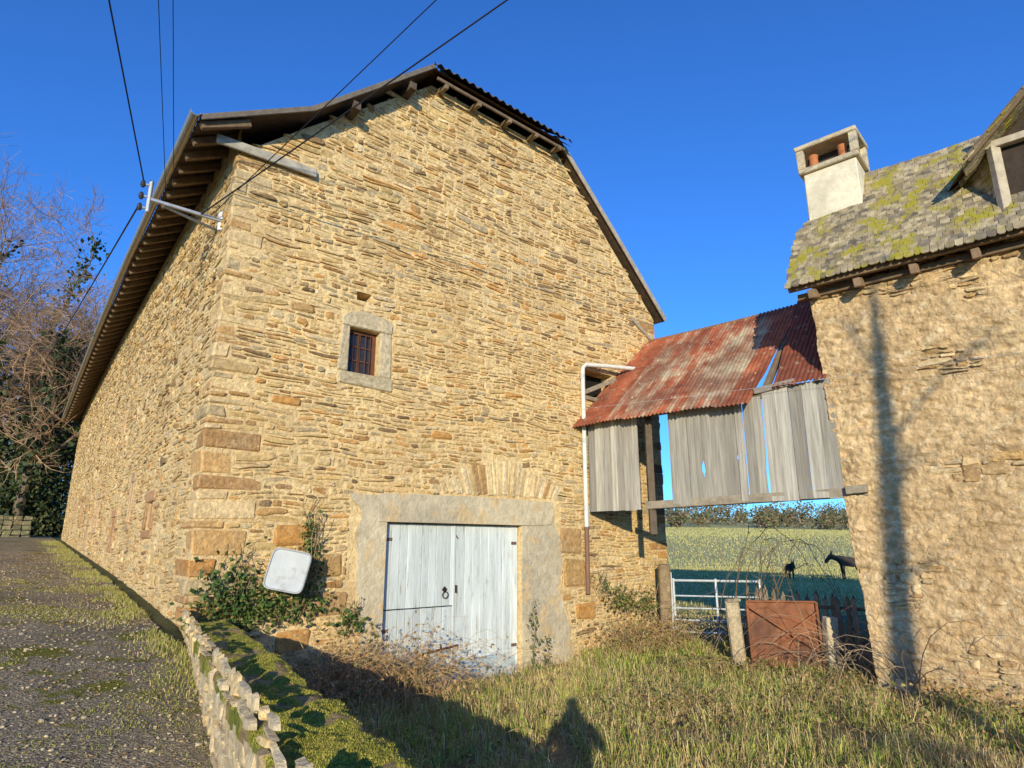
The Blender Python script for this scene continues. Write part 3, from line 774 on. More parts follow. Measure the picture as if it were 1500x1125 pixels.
stones('wall_stones_yard_side',cw,lambda x,z,d:wl(x,.255+d,z),SW,pal=[(.42,.36,.26),(.36,.32,.22),(.3,.25,.17)],dep=(-.004,.018),seed=4,warp=.006)
# ================================================================ TERRAIN / ROAD
def axis(dense0,dense1,st_,lo,hi):
    a=list(np.arange(dense0,dense1+1e-6,st_)); g=st_
    x=dense1
    while x<hi: g*=1.18; x+=g; a.append(x)
    x=dense0;g=st_
    while x>lo: g*=1.18; x-=g; a.insert(0,x)
    return a
xs=axis(-8,9,.16,-700,700); ys=axis(-2,15,.16,-120,1100)
vs=[];cl=[];fs=[]
for x in xs:
    for y in ys: vs.append((x,y,hterr(x,y)))
ny=len(ys)
for i in range(len(xs)-1):
    for j in range(ny-1):
        a=i*ny+j; fs.append([a,a+ny,a+ny+1,a+1]); x,y=xs[i],ys[j]; t,s=st(x,y)
        if y>17 and x>-3: cl.append(tuple(np.array((.52,.45,.15))*(1+.25*nz(x*.1,y*.05,6))))
        elif t<0 or wd(x,y)<0: cl.append((.10,.10,.03))
        else: cl.append(tuple(np.array((.20,.155,.065))*(1+.4*nz(x*1.2,y*1.2,6))))
mkobj('ground',vs,fs,M_dirt,cl,None,True)
vs=[];fs=[];ss=np.concatenate([np.arange(-14,14,.12),np.arange(14,80,1.)]); K=40
def rbd(s): return -.22 if s>0 else -.30+(-s)*.137
for s in ss:
    rb=rbd(s); wdt=5.2+.4*math.sin(s*.3)
    for k in range(K+1):
        t=rb-wdt*k/K+.05*nz(s*2,k)*(1 if k==K else 0); p=barn(t,s,0)
        vs.append((p.x,p.y,hroad(s)+.02+.05*math.sin(math.pi*k/K)+.02*nz(p.x*1.3,p.y*1.3)+.006*nz(p.x*9,p.y*9)-(.06 if k==K else 0)))
for i in range(len(ss)-1):
    for k in range(K): a=i*(K+1)+k; fs.append([a,a+1,a+K+2,a+K+1])
mkobj('road',vs,fs,M_road,None,None,True)
def rz(s,t): 
    p=barn(t,s,0); return V(p.x,p.y,hroad(s)+.02+.05*math.sin(math.pi*max(0,min(1,(rbd(s)-t)/5.2)))+.02*nz(p.x*1.3,p.y*1.3))
# ================================================================ vegetation helpers
def blades(name,P,h,wv,col,mat_=M_leaf,lean=.5,parent=None,az=None):
    n=len(P)
    if az is None: az=NR.uniform(0,2*math.pi,n)
    d=np.stack([np.cos(az),np.sin(az),np.zeros(n)],1)
    tw=NR.uniform(0,2*math.pi,n); sd=np.stack([np.cos(tw),np.sin(tw),np.zeros(n)],1)*wv[:,None]*.5
    ln=(NR.uniform(.1,1,n)*lean)[:,None]*h[:,None]
    up=np.zeros((n,3));up[:,2]=1
    b0=P-sd;b1=P+sd; mid=P+up*h[:,None]*.6+d*ln*.35; t=P+up*h[:,None]*(1-.3*lean)+d*ln
    v=np.stack([b0,b1,mid+sd*.7,mid-sd*.7,t],1).reshape(-1,3)
    f=np.array([[0,1,2],[0,2,3],[3,2,4]]); F=(f[None]+(np.arange(n)*5)[:,None,None]).reshape(-1,3)
    return npobj(name,v,F,mat_,np.repeat(col,3,axis=0),parent)
def leafobj(name,P,size,col,mat_=M_leaf,parent=None,flat=0.,elong=1.):
    n=len(P); a=NR.normal(size=(n,3)); a/=np.linalg.norm(a,axis=1)[:,None]; a[:,2]*=(1-flat)
    b=NR.normal(size=(n,3)); b-=a*(a*b).sum(1)[:,None]/np.maximum((a*a).sum(1)[:,None],1e-6); b/=np.linalg.norm(b,axis=1)[:,None]
    if flat: b[:,2]*=(1-flat)
    s_=np.asarray(size).reshape(-1,1)*NR.uniform(.6,1.3,(n,1)); a=a*s_*elong;b=b*s_*.7
    nn_=np.cross(a,b)/np.maximum(s_,1e-6)*.25
    v=np.stack([P-a,P+b+nn_,P+a,P-b+nn_],1).reshape(-1,3)
    f=np.array([[0,1,2],[0,2,3]]); F=(f[None]+(np.arange(n)*4)[:,None,None]).reshape(-1,3)
    return npobj(name,v,F,mat_,np.repeat(col,2,axis=0),parent)
def colmix(n,pal,w=None,j=.25):
    pal=np.array(pal); w=None if w is None else np.array(w)/sum(w)
    return pal[NR.choice(len(pal),n,p=w)]*NR.uniform(1-j,1+j,(n,1))
def grass_pts(n,x0,x1,y0,y1,thr):
    P=[]
    while len(P)<n:
        x=R.uniform(x0,x1); y=R.uniform(y0,y1)
        if R.random()>(3.5/max(y,3.5))**.5: continue
        t,s=st(x,y)
        if wd(x,y)<.3: continue
        if s>-.04 and t<WT+.1: continue
        hm=(x-HP.x)*HN.x+(y-HP.y)*HN.y; ht=(x-HP.x)*HD.x+(y-HP.y)*HD.y
        if hm>-.05 and ht>.1: continue
        k=nz(x*1.3,y*1.3,2)+.6*nz(x*3.5,y*3.5,5)
        if k<thr-R.random()*.5: continue
        P.append((x,y,hyard(x,y)-.01,k))
    return np.array(P)
# tufted grass
G=grass_pts(9500,-3,7.8,2.4,13.5,-.12); nb=12
T=np.repeat(G,nb,axis=0); n=len(T); az=NR.uniform(0,6.283,n); rr=np.abs(NR.normal(0,.035,n))
T[:,0]+=np.cos(az)*rr; T[:,1]+=np.sin(az)*rr
dry=np.array([nz(x*.8,y*.8,7) for x,y in G[:,:2]])+NR.normal(0,.25,len(G)); th=NR.uniform(.55,1.7,len(G))
h=NR.uniform(.06,.17,n)*np.repeat(th,nb)*(1+.7*np.clip(T[:,3],-.4,1)); wv=NR.uniform(.004,.008,n)*(1+T[:,1]*.06)
cg=colmix(n,[(.28,.36,.05),(.36,.41,.065),(.19,.25,.04),(.45,.44,.10)]); cd=colmix(n,[(.66,.51,.23),(.52,.38,.17),(.34,.24,.11)])
mk=(NR.uniform(0,1,n)<np.clip(.36+np.repeat(dry,nb)*1.1,.08,.92))[:,None]
blades('yard_grass',T[:,:3],h,wv,np.where(mk,cd,cg),lean=1.0,az=az)
G=grass_pts(30000,-3,7.8,2.4,13.5,-.4); n=len(G)
blades('short_grass',G[:,:3],NR.uniform(.02,.07,n),NR.uniform(.004,.009,n)*(1+G[:,1]*.05),colmix(n,[(.28,.32,.06),(.18,.22,.035),(.50,.39,.18)]),lean=1.0)
G=grass_pts(8000,-2.6,7.8,3.4,12.5,.08); n=len(G)
blades('dead_grass_stems',G[:,:3],NR.uniform(.2,.45,n),NR.uniform(.003,.006,n)*(1+G[:,1]*.04),colmix(n,[(.60,.45,.21),(.44,.30,.14),(.26,.16,.08)]),lean=.8)
G=grass_pts(12000,-2.6,7.8,3.0,12.5,.0)
leafobj('ground_weeds',G[:,:3]+np.array([0,0,.05])*NR.uniform(.3,2.2,(len(G),1)),.024,colmix(len(G),[(.13,.18,.035),(.22,.26,.055),(.34,.22,.09),(.16,.21,.07)]),flat=.5)
def pasture(n,y0,y1,h0,h1,wk,name):
    G=[]
    while len(G)<n:
        y=R.uniform(y0,y1); x=R.uniform(.2,.66)*y
        t,s=st(x,y)
        if t<WT+.2: continue
        G.append((x,y,hyard(x,y)-.02))
    G=np.array(G); n=len(G); return blades(name,G,NR.uniform(h0,h1,n),wk*G[:,1],colmix(n,[(.36,.35,.11),(.42,.39,.14),(.48,.41,.18)],j=.12),lean=.6)
pasture(24000,13,50,.05,.18,.0012,'pasture_grass'); pasture(24000,50,175,.12,.3,.0012,'far_pasture_grass')
G=[]
while len(G)<24000:
    s=R.uniform(-7,22); tt=rbd(s)-abs(R.gauss(0,.25)); 
    p=rz(s,tt)
    if nz(p.x*1.5,p.y*1.5,3)+R.uniform(-.3,.3)<-.02: continue
    G.append(tuple(p))
G=np.array(G);n=len(G); blades('verge_grass',G,NR.uniform(.015,.08,n),NR.uniform(.004,.008,n),colmix(n,[(.26,.28,.045),(.34,.32,.065),(.5,.38,.17)]),lean=.9)
G=[]
while len(G)<30000:
    s=R.uniform(-7,6); tt=rbd(s)-R.uniform(0,4.6); p=rz(s,tt)
    if nz(p.x*.9,p.y*.9,13)+.5*nz(p.x*5,p.y*5,3)+R.uniform(-.15,.15)<.25: continue
    G.append(tuple(p))
G=np.array(G);n=len(G); blades('road_moss',G,NR.uniform(.008,.024,n),NR.uniform(.004,.008,n),colmix(n,[(.20,.22,.03),(.30,.29,.05),(.38,.31,.09)]),lean=.9)
G=[]
while len(G)<60000:
    a=R.uniform(-.5,6.1) if R.random()<.4 else R.uniform(-.5,3); c=R.uniform(-.24,.285)
    if nz(a*2.6,c*4,1)+.6*nz(a*9,c*9,2)+R.uniform(-.1,.1)>.12: continue
    p=wl(a,c,wtop(a,c)-.004); G.append((p.x,p.y,p.z))
G=np.array(G);n=len(G); blades('wall_moss',G,NR.uniform(.008,.018,n),NR.uniform(.003,.006,n),colmix(n,[(.27,.27,.035),(.40,.36,.05),(.44,.34,.09),(.16,.18,.025)]),parent=SW,lean=.8)
q=MB()
for i in range(4200):
    s=R.uniform(-6.5,2) if R.random()<.75 else R.uniform(2,10); t=rbd(s)-R.uniform(0,5)
    r_=R.uniform(.004,.013)*(1.7 if R.random()<.08 else 1); p=rz(s,t); p.z+=r_*.3
    q.box(p,V(r_,R.uniform(-.3,.3)*r_,0),V(R.uniform(-.3,.3)*r_,r_*R.uniform(.6,1),0),V(0,0,r_*.6),r_*.4,r_*.3,sc3(R.choice([(.36,.29,.19),(.48,.38,.25),(.20,.16,.11),(.52,.40,.23)]),1))
q.obj('gravel',M_woodx)
P=[]
for i in range(11000):
    s=R.uniform(-6.5,14); t=rbd(s)-abs(R.gauss(0,2.0)); p=rz(s,t); p.z+=.012; P.append(tuple(p))
P=np.array(P); leafobj('fallen_leaves',P,.017,colmix(len(P),[(.46,.28,.11),(.30,.17,.065),(.56,.42,.2)]),flat=.7)
P=grass_pts(3500,-3,7,2.6,11,-.5)[:,:3]+np.array([0,0,.04]); leafobj('yard_leaf_litter',P,.02,colmix(len(P),[(.36,.21,.09),(.24,.14,.055),(.48,.35,.17)]),flat=.6)
def ivy(name,spots,mp,size=.035,pal=((.04,.08,.016),(.06,.11,.022),(.10,.14,.03),(.16,.17,.05))):
    P=[];q=MB()
    for (x,z,rx,rz_,n) in spots:
        for i in range(n):
            a=R.gauss(0,.45);b=R.gauss(0,.45); p=mp(x+a*rx,z+b*rz_,R.uniform(.02,.16)); P.append(tuple(p))
        for i in range(7):
            pts=[mp(x+R.uniform(-.5,.5)*rx,z-rz_,.05)]
            for k in range(7): pts.append(pts[-1]+V(R.uniform(-.06,.06),R.uniform(-.05,.05),rz_*.33))
            q.tube(pts,.005,4,(.32,.22,.11))
    P=np.array(P); o=leafobj(name,P,size,colmix(len(P),pal)); 
    q.obj(name+'_stems',M_bark,o); return o
ivy('ivy_on_barn',[(.55,-.5,.5,.4,420),(1.0,-.75,.7,.25,420),(1.5,-.2,.2,.5,160),(1.45,.2,.12,.35,60),(.5,-.85,.5,.3,300),(1.4,-.6,.4,.35,160),(2.1,-1.0,.3,.2,120)],mapA)
ivy('ivy_by_gate',[(7.6,-1.0,.5,.25,260),(8.3,-1.1,.5,.3,200),(7.1,-.7,.25,.2,50)],lambda x,z,d:mapA(x,z,d+.2),pal=((.12,.14,.03),(.24,.18,.07),(.07,.10,.02)))
def brush(name,spots,pal,leafpal=None,h=(.4,.9),r=.004):
    q=MB();P=[]
    for (x,y,rad,cnt) in spots:
        for i in range(cnt):
            a=R.uniform(0,6.28); p=V(x+R.gauss(0,rad*.5),y+R.gauss(0,rad*.5),0); p.z=hterr(p.x,p.y)
            L=R.uniform(*h); d=V(math.cos(a)*.5,math.sin(a)*.5,R.uniform(.6,1.3)).normalized(); pts=[p]
            for k in range(7):
                d=(d+V(R.uniform(-.15,.15),R.uniform(-.15,.15),-.14-.06*k)).normalized(); pts.append(pts[-1]+d*L/6)
                if leafpal and k>0 and R.random()<.8: P.append(tuple(pts[-1]+V(R.uniform(-.03,.03),R.uniform(-.03,.03),R.uniform(-.03,.03))))
            q.tube(pts,[r*(1-.1*k) for k in range(8)],4,sc3(R.choice(pal),R.uniform(.7,1.2)),cap=False)
    o=q.obj(name,M_bark)
    if P: leafobj(name+'_leaves',np.array(P),.025,colmix(len(P),leafpal),parent=o)
    return o
straw=[(.62,.43,.20),(.50,.32,.14),(.32,.19,.10)]
pb=mapA(1.7,0,.55); pb2=mapA(2.3,0,.85); pb3=mapA(1.1,0,.4); pb4=mapA(2.9,0,.8)
brush('dry_brambles',[(pb.x,pb.y,.5,210),(pb2.x,pb2.y,.55,260),(pb3.x,pb3.y,.35,100),(pb4.x,pb4.y,.5,80)],straw,[(.30,.16,.065),(.16,.15,.045),(.44,.28,.12)],h=(.6,1.6))
p1=mapA(7.3,0,.6);p2=mapA(8.3,0,.7)
brush('bramble_patch',[(p1.x,p1.y,.5,120),(p2.x,p2.y,.6,150)],straw,[(.16,.16,.04),(.30,.19,.07)],h=(.5,1.2))
brush('dead_brushwood',[(5.1,10.0,.3,40),(4.9,11.3,.6,60),(4.2,12.3,.4,30),(5.3,9.0,.3,25)],[(.42,.31,.19),(.28,.20,.13)],None,h=(.8,1.9),r=.007)
# long arching bramble canes rising through the opening below the shed
q=MB()
for k in range(9):
    a=V(3.6+R.uniform(0,.9),12.4+R.uniform(-.3,.5),-1.8); b=V(4.6+R.uniform(0,1.3),11.6+R.uniform(-.5,.4),-1.2+R.uniform(-.4,.5)); top=R.uniform(1.7,2.9); pts=[]
    for j in range(13):
        f=j/12; p=a.lerp(b,f**.9); p.z+=top*4*f*(1-f)*.62+.03*math.sin(j*2+k); p.x+=.04*math.sin(j*1.3+k); pts.append(p)
    q.tube(pts,[.009*(1-.05*j) for j in range(13)],5,(.16,.10,.06),cap=False)
    for j in range(3,12,2): q.tube([pts[j],pts[j]+V(R.uniform(-.2,.2),R.uniform(-.1,.1),R.uniform(-.15,.2))],[.005,.002],4,(.2,.13,.08),cap=False)
q.obj('bramble_canes',M_bark)
brush('undergrowth',[(5.3,8.2,.4,90),(6.2,7.3,.5,110),(3.2,10.8,.7,130),(6.8,6.4,.5,100),(2.0,8.5,.8,100),(4.6,9.6,.5,90),(5.2,5.5,1.2,100),(3.5,8.0,1.4,110),(1.2,7.4,.9,60)],straw+[(.20,.21,.06)],[(.16,.19,.04),(.26,.24,.07),(.34,.22,.09)],h=(.2,.55),r=.003)
def stalk(name,base,h,leafpal,n=26,lean=V(0,0,0)):
    q=MB();pts=[];P=[]
    for k in range(9):
        f=k/8; pts.append(base+V(.03*math.sin(k*1.7),.03*math.cos(k),h*f)+lean*f)
    q.tube(pts,[.008*(1-.6*k/8) for k in range(9)],5,(.22,.17,.08),cap=False)
    for i in range(n):
        f=R.uniform(.1,1); p=base+V(0,0,h*f)+lean*f; P.append((p.x+R.gauss(0,.05),p.y+R.gauss(0,.05),p.z))
    o=q.obj(name,M_bark); leafobj(name+'_leaves',np.array(P),.035,colmix(len(P),leafpal),parent=o); return o
gl=[(.09,.13,.03),(.15,.16,.04),(.26,.18,.07)]
w1=mapA(5.35,-2.1,.25); stalk('tall_weed',w1,1.25,gl,60); stalk('tall_weed',w1+V(.15,-.1,0),.7,gl,40,V(.1,0,0)); stalk('tall_weed',mapA(2.35,-2.1,.3),1.1,gl,60)
for (x,y,hh,lx) in ((-.16,2.85,.62,.03),(-.10,2.9,.5,-.06),(-.2,2.95,.45,.06)):
    z=hyard(x,y); q=MB(); b=V(x,y,z); q.tube([b,b+V(lx*.3,0,hh*.5),b+V(lx,0,hh)],[.004,.003,.002],4,(.42,.36,.2))
    for k in range(5):
        f=.5+.1*k; p=b+V(lx*f,0,hh*f); e=p+V(R.uniform(-.05,.05),R.uniform(-.03,.03),.06); q.tube([p,e],.0015,3,(.42,.36,.2)); q.tube([e,e+V(0,0,.008),e+V(0,0,.016)],[.003,.007,.002],5,(.3,.24,.14))
    q.obj('dried_flower_stalk',M_bark)
# ================================================================ GATE, SHEET, POSTS, FENCE
q=MB(); ga=V(3.22,13.25,0); gb=V(4.75,12.75,0); gl_=(.60,.63,.64)
for k,z in enumerate((-.66,-.95,-1.18,-1.4,-1.62,-1.8)): q.tube([ga+V(0,0,z),gb+V(0,0,z)],.024 if k in(0,5) else .016,8,gl_)
for f in (0,.5,1): q.tube([ga.lerp(gb,f)+V(0,0,-1.82),ga.lerp(gb,f)+V(0,0,-.62)],.024,8,gl_)
q.beam(ga+V(-.06,0,-1.9),ga+V(-.06,0,-.5),.06,.06,up=V(0,1,0),col=(.4,.4,.4))
q.obj('metal_farm_gate',M_metal)
q=MB(); q.box(V(3.02,13.2,-1.25),V(.11,0,0),V(0,.1,0),V(.01,0,.9),.03,.02,(.25,.18,.11)); q.obj('stone_gatepost',M_stone)
q=MB(); q.box(V(3.62,10.95,-1.35),V(.10,.02,0),V(0,.06,0),V(-.03,0,.5),.03,.02,(.50,.40,.25)); q.box(V(3.62,10.95,-.86),V(.12,.02,0),V(0,.06,0),V(0,0,.03),.015,.01,(.3,.25,.17));q.obj('leaning_stone_post',M_stone)
RS=empty('rusty_metal_panel')
q=MB(); a=V(3.80,10.82,-1.84);b=V(4.83,10.62,-1.84); up_=V(0,.05,.98)
d=(b-a); n_=24;vs=[];fs=[]
for i in range(n_+1):
    for k in (0,1): vs.append(a+d*(i/n_)+up_*k+V(0,.012*math.sin(i*.9),.01*math.sin(i)*k))
for i in range(n_): fs.append([i*2,i*2+2,i*2+3,i*2+1])
q.add(vs,fs,(.2,.08,.04)); q.obj('sheet',M_tin2,RS)
q=MB()
for f in (0,1): q.beam(a+d*f+V(0,-.03,0),a+d*f+V(0,-.03,0)+up_,.04,.04,up=V(0,1,0),col=(.1,.05,.03))
for k in (0.02,1): q.beam(a+up_*k+V(0,-.03,0),b+up_*k+V(0,-.03,0),.03,.03,col=(.1,.05,.03))
q.beam(a+V(0,-.045,.1),b+V(0,-.045,.85),.02,.035,col=(.12,.06,.035)); q.beam(a+V(0,-.04,.9),b+V(0,-.04,.2),.02,.03,col=(.12,.06,.035)); q.beam(a+V(0,-.035,.3),b+V(0,-.035,.5),.02,.02,col=(.12,.06,.035))
q.obj('frame',M_tin2,RS)
q=MB(); q.box(V(4.98,10.6,-1.5),V(.09,0,0),V(0,.09,0),V(.02,0,.42),.015,.008,(.48,.46,.42)); q.obj('concrete_post',M_conc)
q=MB(); fa=V(4.55,12.9,0);fb=V(6.1,11.3,0)
for i in range(17):
    f=i/16; p=fa.lerp(fb,f); z1=-.78-.02*i*.5+R.uniform(-.05,.05); p.z=-1.85; tp=p+V(R.uniform(-.06,.06),0,z1+1.85)
    q.beam(p,tp,.075,.02,up=V(.7,.7,0),col=sc3((.30,.24,.17),R.uniform(.7,1.2)),jit=.004)
    q.tube([tp,tp+V(0,0,.07)],[.035,.002],4,(.2,.16,.12))
for z in (-1.05,-1.6): q.beam(fa+V(0,.03,z),fb+V(0,.03,z),.03,.06,col=(.18,.14,.1))
q.obj('wooden_picket_fence',M_woodx)
# ================================================================ TREES
def tree(name,base,H_,spread,r0,levels=5,col=(.17,.125,.085),twig=(.36,.225,.13),ivyn=0,seed=1,kids=(4,7),vert=.5,split=(.2,.98),rmin=.011):
    rg=random.Random(seed); q=MB(); trunkpts=[]
    def grow(p,d,L,r,lv):
        n=[7,4,3,3,2,2][lv]
        pts=[p];dd=d.copy();rads=[r]
        for i in range(n):
            w_=.10+.07*lv
            dd=(dd+V(rg.gauss(0,w_),rg.gauss(0,w_),rg.gauss(0,w_*.6)+.05*vert)).normalized()
            pts.append(pts[-1]+dd*L/n); rads.append(max(rmin*.6,r*(1-(i+1)/n*(.62 if lv<levels else .6))))
        q.tube(pts,rads,[8,6,4,3,3,3,3][lv],col if lv<2 else tuple(lerp(col[k],twig[k],min(1,(lv-1)/2)) for k in range(3)),cap=False)
        if lv<=1:
            for a,b,c in zip(pts,pts[1:],rads): trunkpts.append((a,b,c,lv))
        if lv>=levels: return
        nk=rg.randint(*kids)+(6 if lv==0 else 0)
        for k in range(nk):
            f=rg.uniform(split[0] if lv==0 else .2,1.); idx=min(n-1,int(f*n)); a=pts[idx].lerp(pts[idx+1],f*n-idx)
            ang=rg.uniform(0,6.283); o=dd.orthogonal().normalized(); o2=dd.cross(o)
            side=(o*math.cos(ang)+o2*math.sin(ang))
            nd=(dd*rg.uniform(.5,1.1)+side*rg.uniform(.6,1.1)*spread+V(0,0,.25*vert)).normalized()
            grow(a,nd,L*rg.uniform(.42,.68)*(1-.3*f if lv==0 else 1),max(rmin,rads[idx]*rg.uniform(.45,.65)),lv+1)
    grow(Vector(base),V(rg.uniform(-.05,.05),0,1).normalized(),H_*.72,r0,0)
    o=q.obj(name,M_bark)
    if ivyn:
        P=[]
        for i in range(ivyn):
            a,b,r,lv=rg.choice(trunkpts); 
            if lv==1 and rg.random()<.65: a,b,r,lv=rg.choice(trunkpts)
            p=a.lerp(b,rg.random()); rr=r+abs(rg.gauss(0,.55 if lv==0 else .35)); an=rg.uniform(0,6.28); P.append((p.x+math.cos(an)*rr,p.y+math.sin(an)*rr,p.z+rg.gauss(0,.3)))
        leafobj('ivy_on_tree',np.array(P),.13,colmix(len(P),[(.02,.035,.012),(.035,.055,.016),(.06,.08,.022)]),parent=o)
    return o
for (q_,Y,H_,iv,sd) in ((-.73,33,16,5000,3),(-.84,31,18,5000,5),(-.67,38,15,2500,8),(-.95,34,19,2000,9),(-.78,42,20,0,12),(-.62,46,15,0,14),(-.76,30,12,2500,17)):
    x=q_*Y; tree('bare_ivy_clad_tree' if iv else 'bare_tree',(x,Y,hterr(x,Y)-.3),H_,.9,.26,levels=4,ivyn=iv,seed=sd,kids=(5,7))
def clumps(name,specs,size,pal,parent=None):
    P=[];
    for (x,y,z,rx,ry,rz_,n) in specs:
        d=NR.normal(size=(n,3)); d/=np.linalg.norm(d,axis=1)[:,None]; r_=NR.uniform(.35,1.08,(n,1))**.6
        P.append(np.array((x,y,z))+d*r_*np.array((rx,ry,rz_)))
    P=np.concatenate(P); return leafobj(name,P,size,colmix(len(P),pal,j=.4),parent=parent)
sp=[]
for i in range(80):
    Y=R.uniform(29,38); q_=R.uniform(-1.15,-.69); x=q_*Y; z=hterr(x,Y); s_=R.uniform(.8,1.7); up2=R.uniform(0,3.6)*(1 if R.random()<.6 else 0); sp.append((x,Y,z+s_*.7+up2,s_*1.1,s_*1.1,s_*(1.0+R.random()*.7),800))
clumps('evergreen_bushes',sp,.10,[(.018,.032,.012),(.035,.05,.016),(.06,.075,.022),(.11,.11,.04)])
q=MB()
for i in range(60):
    q.box(barn(-1.2-.32*(i%12)+R.uniform(-.03,.03),26.0,.35+.2*(i//12)),U*.155,W*.2,V(0,0,.09),.03,.015,sc3((.17,.16,.09),R.uniform(.6,1.2)))  # greenish stone, its colour darkened to carry the shade the wall stands in
q.obj('low_stone_wall',M_stone)
sp=[]
for i in range(330):
    Y=R.uniform(168,330); q_=R.uniform(-.2,1.1); x=q_*Y; s_=R.uniform(1.6,4.6); z=hterr(x,Y); sp.append((x,Y,z+s_*.9,s_*1.1,s_,s_*R.uniform(.8,1.6),190))
clumps('distant_trees',sp,.42,[(.17,.13,.06),(.26,.18,.10),(.20,.14,.08),(.11,.13,.045),(.07,.09,.035)])
q=MB()
for i in range(40):
    x=-2+i*2.2; Y=62+.12*i; z=hterr(x,Y); q.tube([V(x,Y,z-.2),V(x,Y,z+1.1)],.05,5,(.2,.16,.11))
q.tube([V(-2+i*2.2,62+.12*i,hterr(-2+i*2.2,62+.12*i)+.95) for i in range(40)],.012,4,(.15,.13,.1)); q.obj('pasture_fence',M_woodx)
# ================================================================ skinned figures
def skinned(name,J,E,mat_,loc,rotz,scale=1.,sub=2):
    me=bpy.data.meshes.new(name); names=list(J); me.from_pydata([J[k][:3] for k in names],[(names.index(a),names.index(b)) for a,b in E],[])
    o=bpy.data.objects.new(name,me); sc.collection.objects.link(o); me.materials.append(mat_)
    o.modifiers.new('skin','SKIN')
    lay=me.skin_vertices[0] if me.skin_vertices else None
    if lay is None:
        bpy.context.view_layer.objects.active=o
        lay=me.skin_vertices[0]
    for i,k in enumerate(names):
        r_=J[k][3]; lay.data[i].radius=(r_,r_)
    lay.data[0].use_root=True
    s2=o.modifiers.new('sub','SUBSURF'); s2.levels=sub; s2.render_levels=sub
    o.location=loc; o.rotation_euler=(0,0,rotz); o.scale=(scale,)*3
    return o
def donkey(name,loc,rot,headdown=0.,s=1.):
    hd=headdown
    J={'hip':(-.42,0,1.0,.24),'belly':(-.02,0,.94,.28),'chest':(.4,0,.98,.25),'neck1':(.62,0,1.12-.05*hd,.18),'neck2':(.84,0,1.24-hd*.4,.135),'poll':(1.0,0,1.36-hd*.7,.125),'nose1':(1.18,0,1.2-hd*.8,.10),'muz':(1.33,0,1.02-hd*.85,.08)}
    E=[('hip','belly'),('belly','chest'),('chest','neck1'),('neck1','neck2'),('neck2','poll'),('poll','nose1'),('nose1','muz')]
    for sd,y in (('l',.13),('r',-.13)):
        J.update({'sh'+sd:(.42,y,.78,.1),'kn'+sd:(.43,y,.42,.055),'fe'+sd:(.41,y,.1,.038),'ho'+sd:(.44,y,.03,.05),
                  'th'+sd:(-.45,y,.82,.14),'st'+sd:(-.34,y,.62,.09),'hk'+sd:(-.56,y,.42,.055),'hf'+sd:(-.52,y,.1,.038),'hh'+sd:(-.49,y,.03,.05),
                  'er'+sd:(.97,y*.45,1.47-hd*.7,.035),'et'+sd:(.90,y*.8,1.68-hd*.7,.02)})
        E+=[('chest','sh'+sd),('sh'+sd,'kn'+sd),('kn'+sd,'fe'+sd),('fe'+sd,'ho'+sd),('hip','th'+sd),('th'+sd,'st'+sd),('st'+sd,'hk'+sd),('hk'+sd,'hf'+sd),('hf'+sd,'hh'+sd),('poll','er'+sd),('er'+sd,'et'+sd)]
    J.update({'t1':(-.66,0,1.05,.04),'t2':(-.74,0,.75,.025),'t3':(-.74,0,.5,.035)}); E+=[('hip','t1'),('t1','t2'),('t2','t3')]
    return skinned(name,J,E,M_fur,loc,rot,s)
x,y=15.9,31.0; donkey('donkey',(x,y,hterr(x,y)+.0),math.radians(175),.18,.86)
x,y=13.0,31; donkey('donkey',(x,y,hterr(x,y)+.0),math.radians(-96),.15,.62)
gz=hroad(st(0,-.4)[1])+.05
J={'pel':(0,0,.95,.15),'sto':(0,0,1.15,.14),'che':(0,0,1.36,.16),'nec':(0,.02,1.52,.065),'hea':(0,.05,1.62,.085),'crn':(0,.04,1.74,.09)}
E=[('pel','sto'),('sto','che'),('che','nec'),('nec','hea'),('hea','crn')]
for sd,x in (('l',-1),('r',1)):
    J.update({'sh'+sd:(.19*x,0,1.42,.07),'el'+sd:(.27*x,.16,1.24,.045),'wr'+sd:(.10*x,.34,1.44,.03),'ha'+sd:(.07*x,.36,1.52,.035),'hp'+sd:(.1*x,0,.88,.11),'kn'+sd:(.12*x,.02,.5,.075),'an'+sd:(.13*x,0,.09,.05),'to'+sd:(.15*x,.16,.04,.04)})
    E+=[('che','sh'+sd),('sh'+sd,'el'+sd),('el'+sd,'wr'+sd),('wr'+sd,'ha'+sd),('pel','hp'+sd),('hp'+sd,'kn'+sd),('kn'+sd,'an'+sd),('an'+sd,'to'+sd)]
skinned('photographer',J,E,M_cloth,(.03,-.46,gz),math.radians(-4))
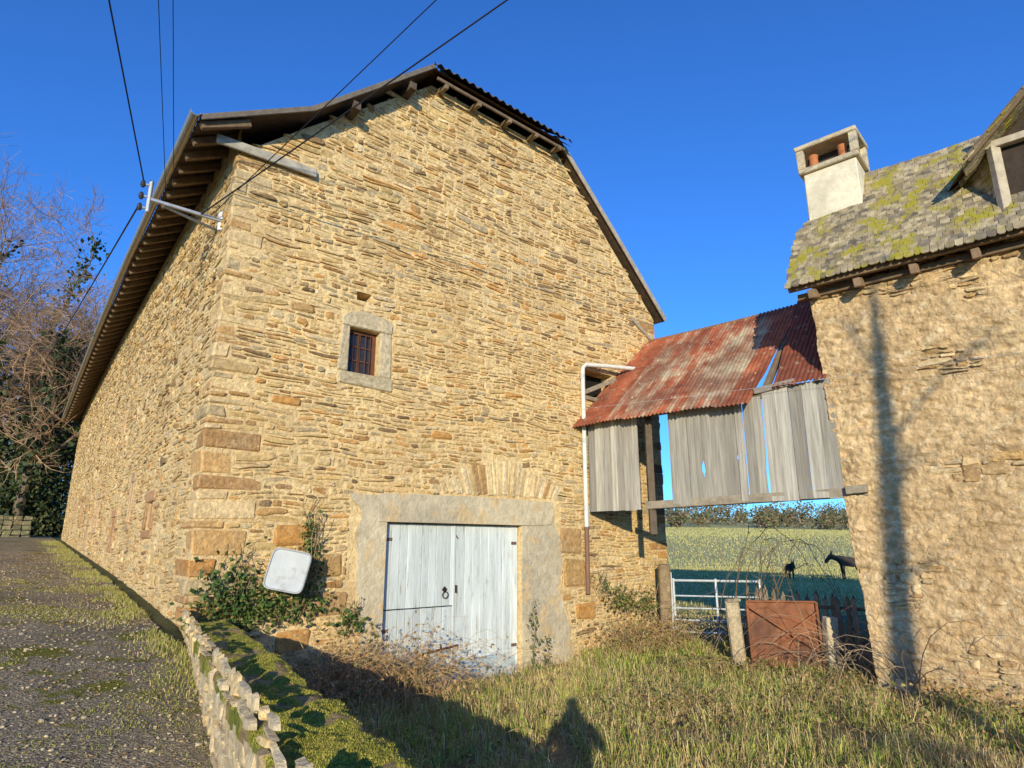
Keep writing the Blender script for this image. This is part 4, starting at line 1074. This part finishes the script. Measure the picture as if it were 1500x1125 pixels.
# slender tree, and an unseen hedge added for its shadow (both behind the camera)
q=MB(); bk=(.18,.135,.095)
q.tube([V(3.85,-6,-2.2),V(3.9,-6,0),V(3.97,-6,1.8),V(4.10,-6,4.4),V(4.16,-6,5.8),V(4.2,-6,6.8),V(4.22,-6,7.2)],[.17,.155,.14,.12,.09,.04,.015],10,bk)
for pts in ([V(4.1,-6,4.6),V(4.5,-5.9,5.05),V(4.85,-5.95,5.5),V(5.2,-6,5.7)],[V(4.03,-6,3.5),V(4.2,-5.9,4.0),V(4.33,-5.9,4.5)],[V(4.15,-6,5.6),V(3.95,-6,6.2),V(3.85,-6,6.7)],[V(4.0,-6,2.6),V(4.2,-6,2.9),V(4.4,-6,2.95)]):
    q.tube(pts,[.03,.025,.018,.01][:len(pts)],6,bk)
    e=pts[-1]
    for k in range(9): q.tube([pts[-2].lerp(e,k/9),e+V(R.uniform(-.35,.35),R.uniform(-.3,.3),R.uniform(-.3,.35))],[.010,.004],4,bk)
q.obj('slender_tree',M_bark)
sp=[]
for i in range(34):
    x=R.uniform(1.5,10); s_=R.uniform(.45,.8); sp.append((x,R.uniform(-6.2,-5.2),-1.1+s_*.6+R.uniform(-.3,.85),s_*.8,s_*.8,s_*1.3,360))
clumps('shade_hedge',sp,.06,[(.04,.06,.02),(.06,.08,.03)])
# ================================================================ LIGHT, SKY, CAMERA
az=math.radians(4.5); el=math.radians(12.2)
d=V(math.sin(az)*math.cos(el),math.cos(az)*math.cos(el),-math.sin(el))
sl_=bpy.data.lights.new('sun','SUN'); sl_.energy=5.0; sl_.angle=math.radians(.5); sl_.color=(1,.90,.66)
so=bpy.data.objects.new('sun',sl_); so.rotation_euler=d.to_track_quat('-Z','Y').to_euler(); sc.collection.objects.link(so)
w=bpy.data.worlds.new('World'); sc.world=w; w.use_nodes=True; nt=w.node_tree
bg=nt.nodes['Background']; sk=nt.nodes.new('ShaderNodeTexSky'); sk.sky_type='NISHITA'; sk.sun_disc=False
sk.sun_elevation=el; sk.sun_rotation=math.radians(184.5); sk.air_density=1.0; sk.dust_density=.3; sk.ozone_density=3.0; sk.altitude=500
vm=nt.nodes.new('ShaderNodeVectorMath'); vm.operation='MULTIPLY'; vm.inputs[1].default_value=(.48,1.12,2.05)
nt.links.new(sk.outputs[0],vm.inputs[0]); nt.links.new(vm.outputs[0],bg.inputs[0]); bg.inputs[1].default_value=.14
cd_=bpy.data.cameras.new('camera'); co=bpy.data.objects.new('camera',cd_); sc.collection.objects.link(co)
cd_.lens=22.32; cd_.sensor_width=36; cd_.clip_end=3000; cd_.clip_start=.02
co.location=(0,0,0); co.rotation_euler=(math.radians(90+14.33),0,0); sc.camera=co
sc.view_settings.view_transform='Standard'; sc.view_settings.look='None'; sc.view_settings.exposure=0
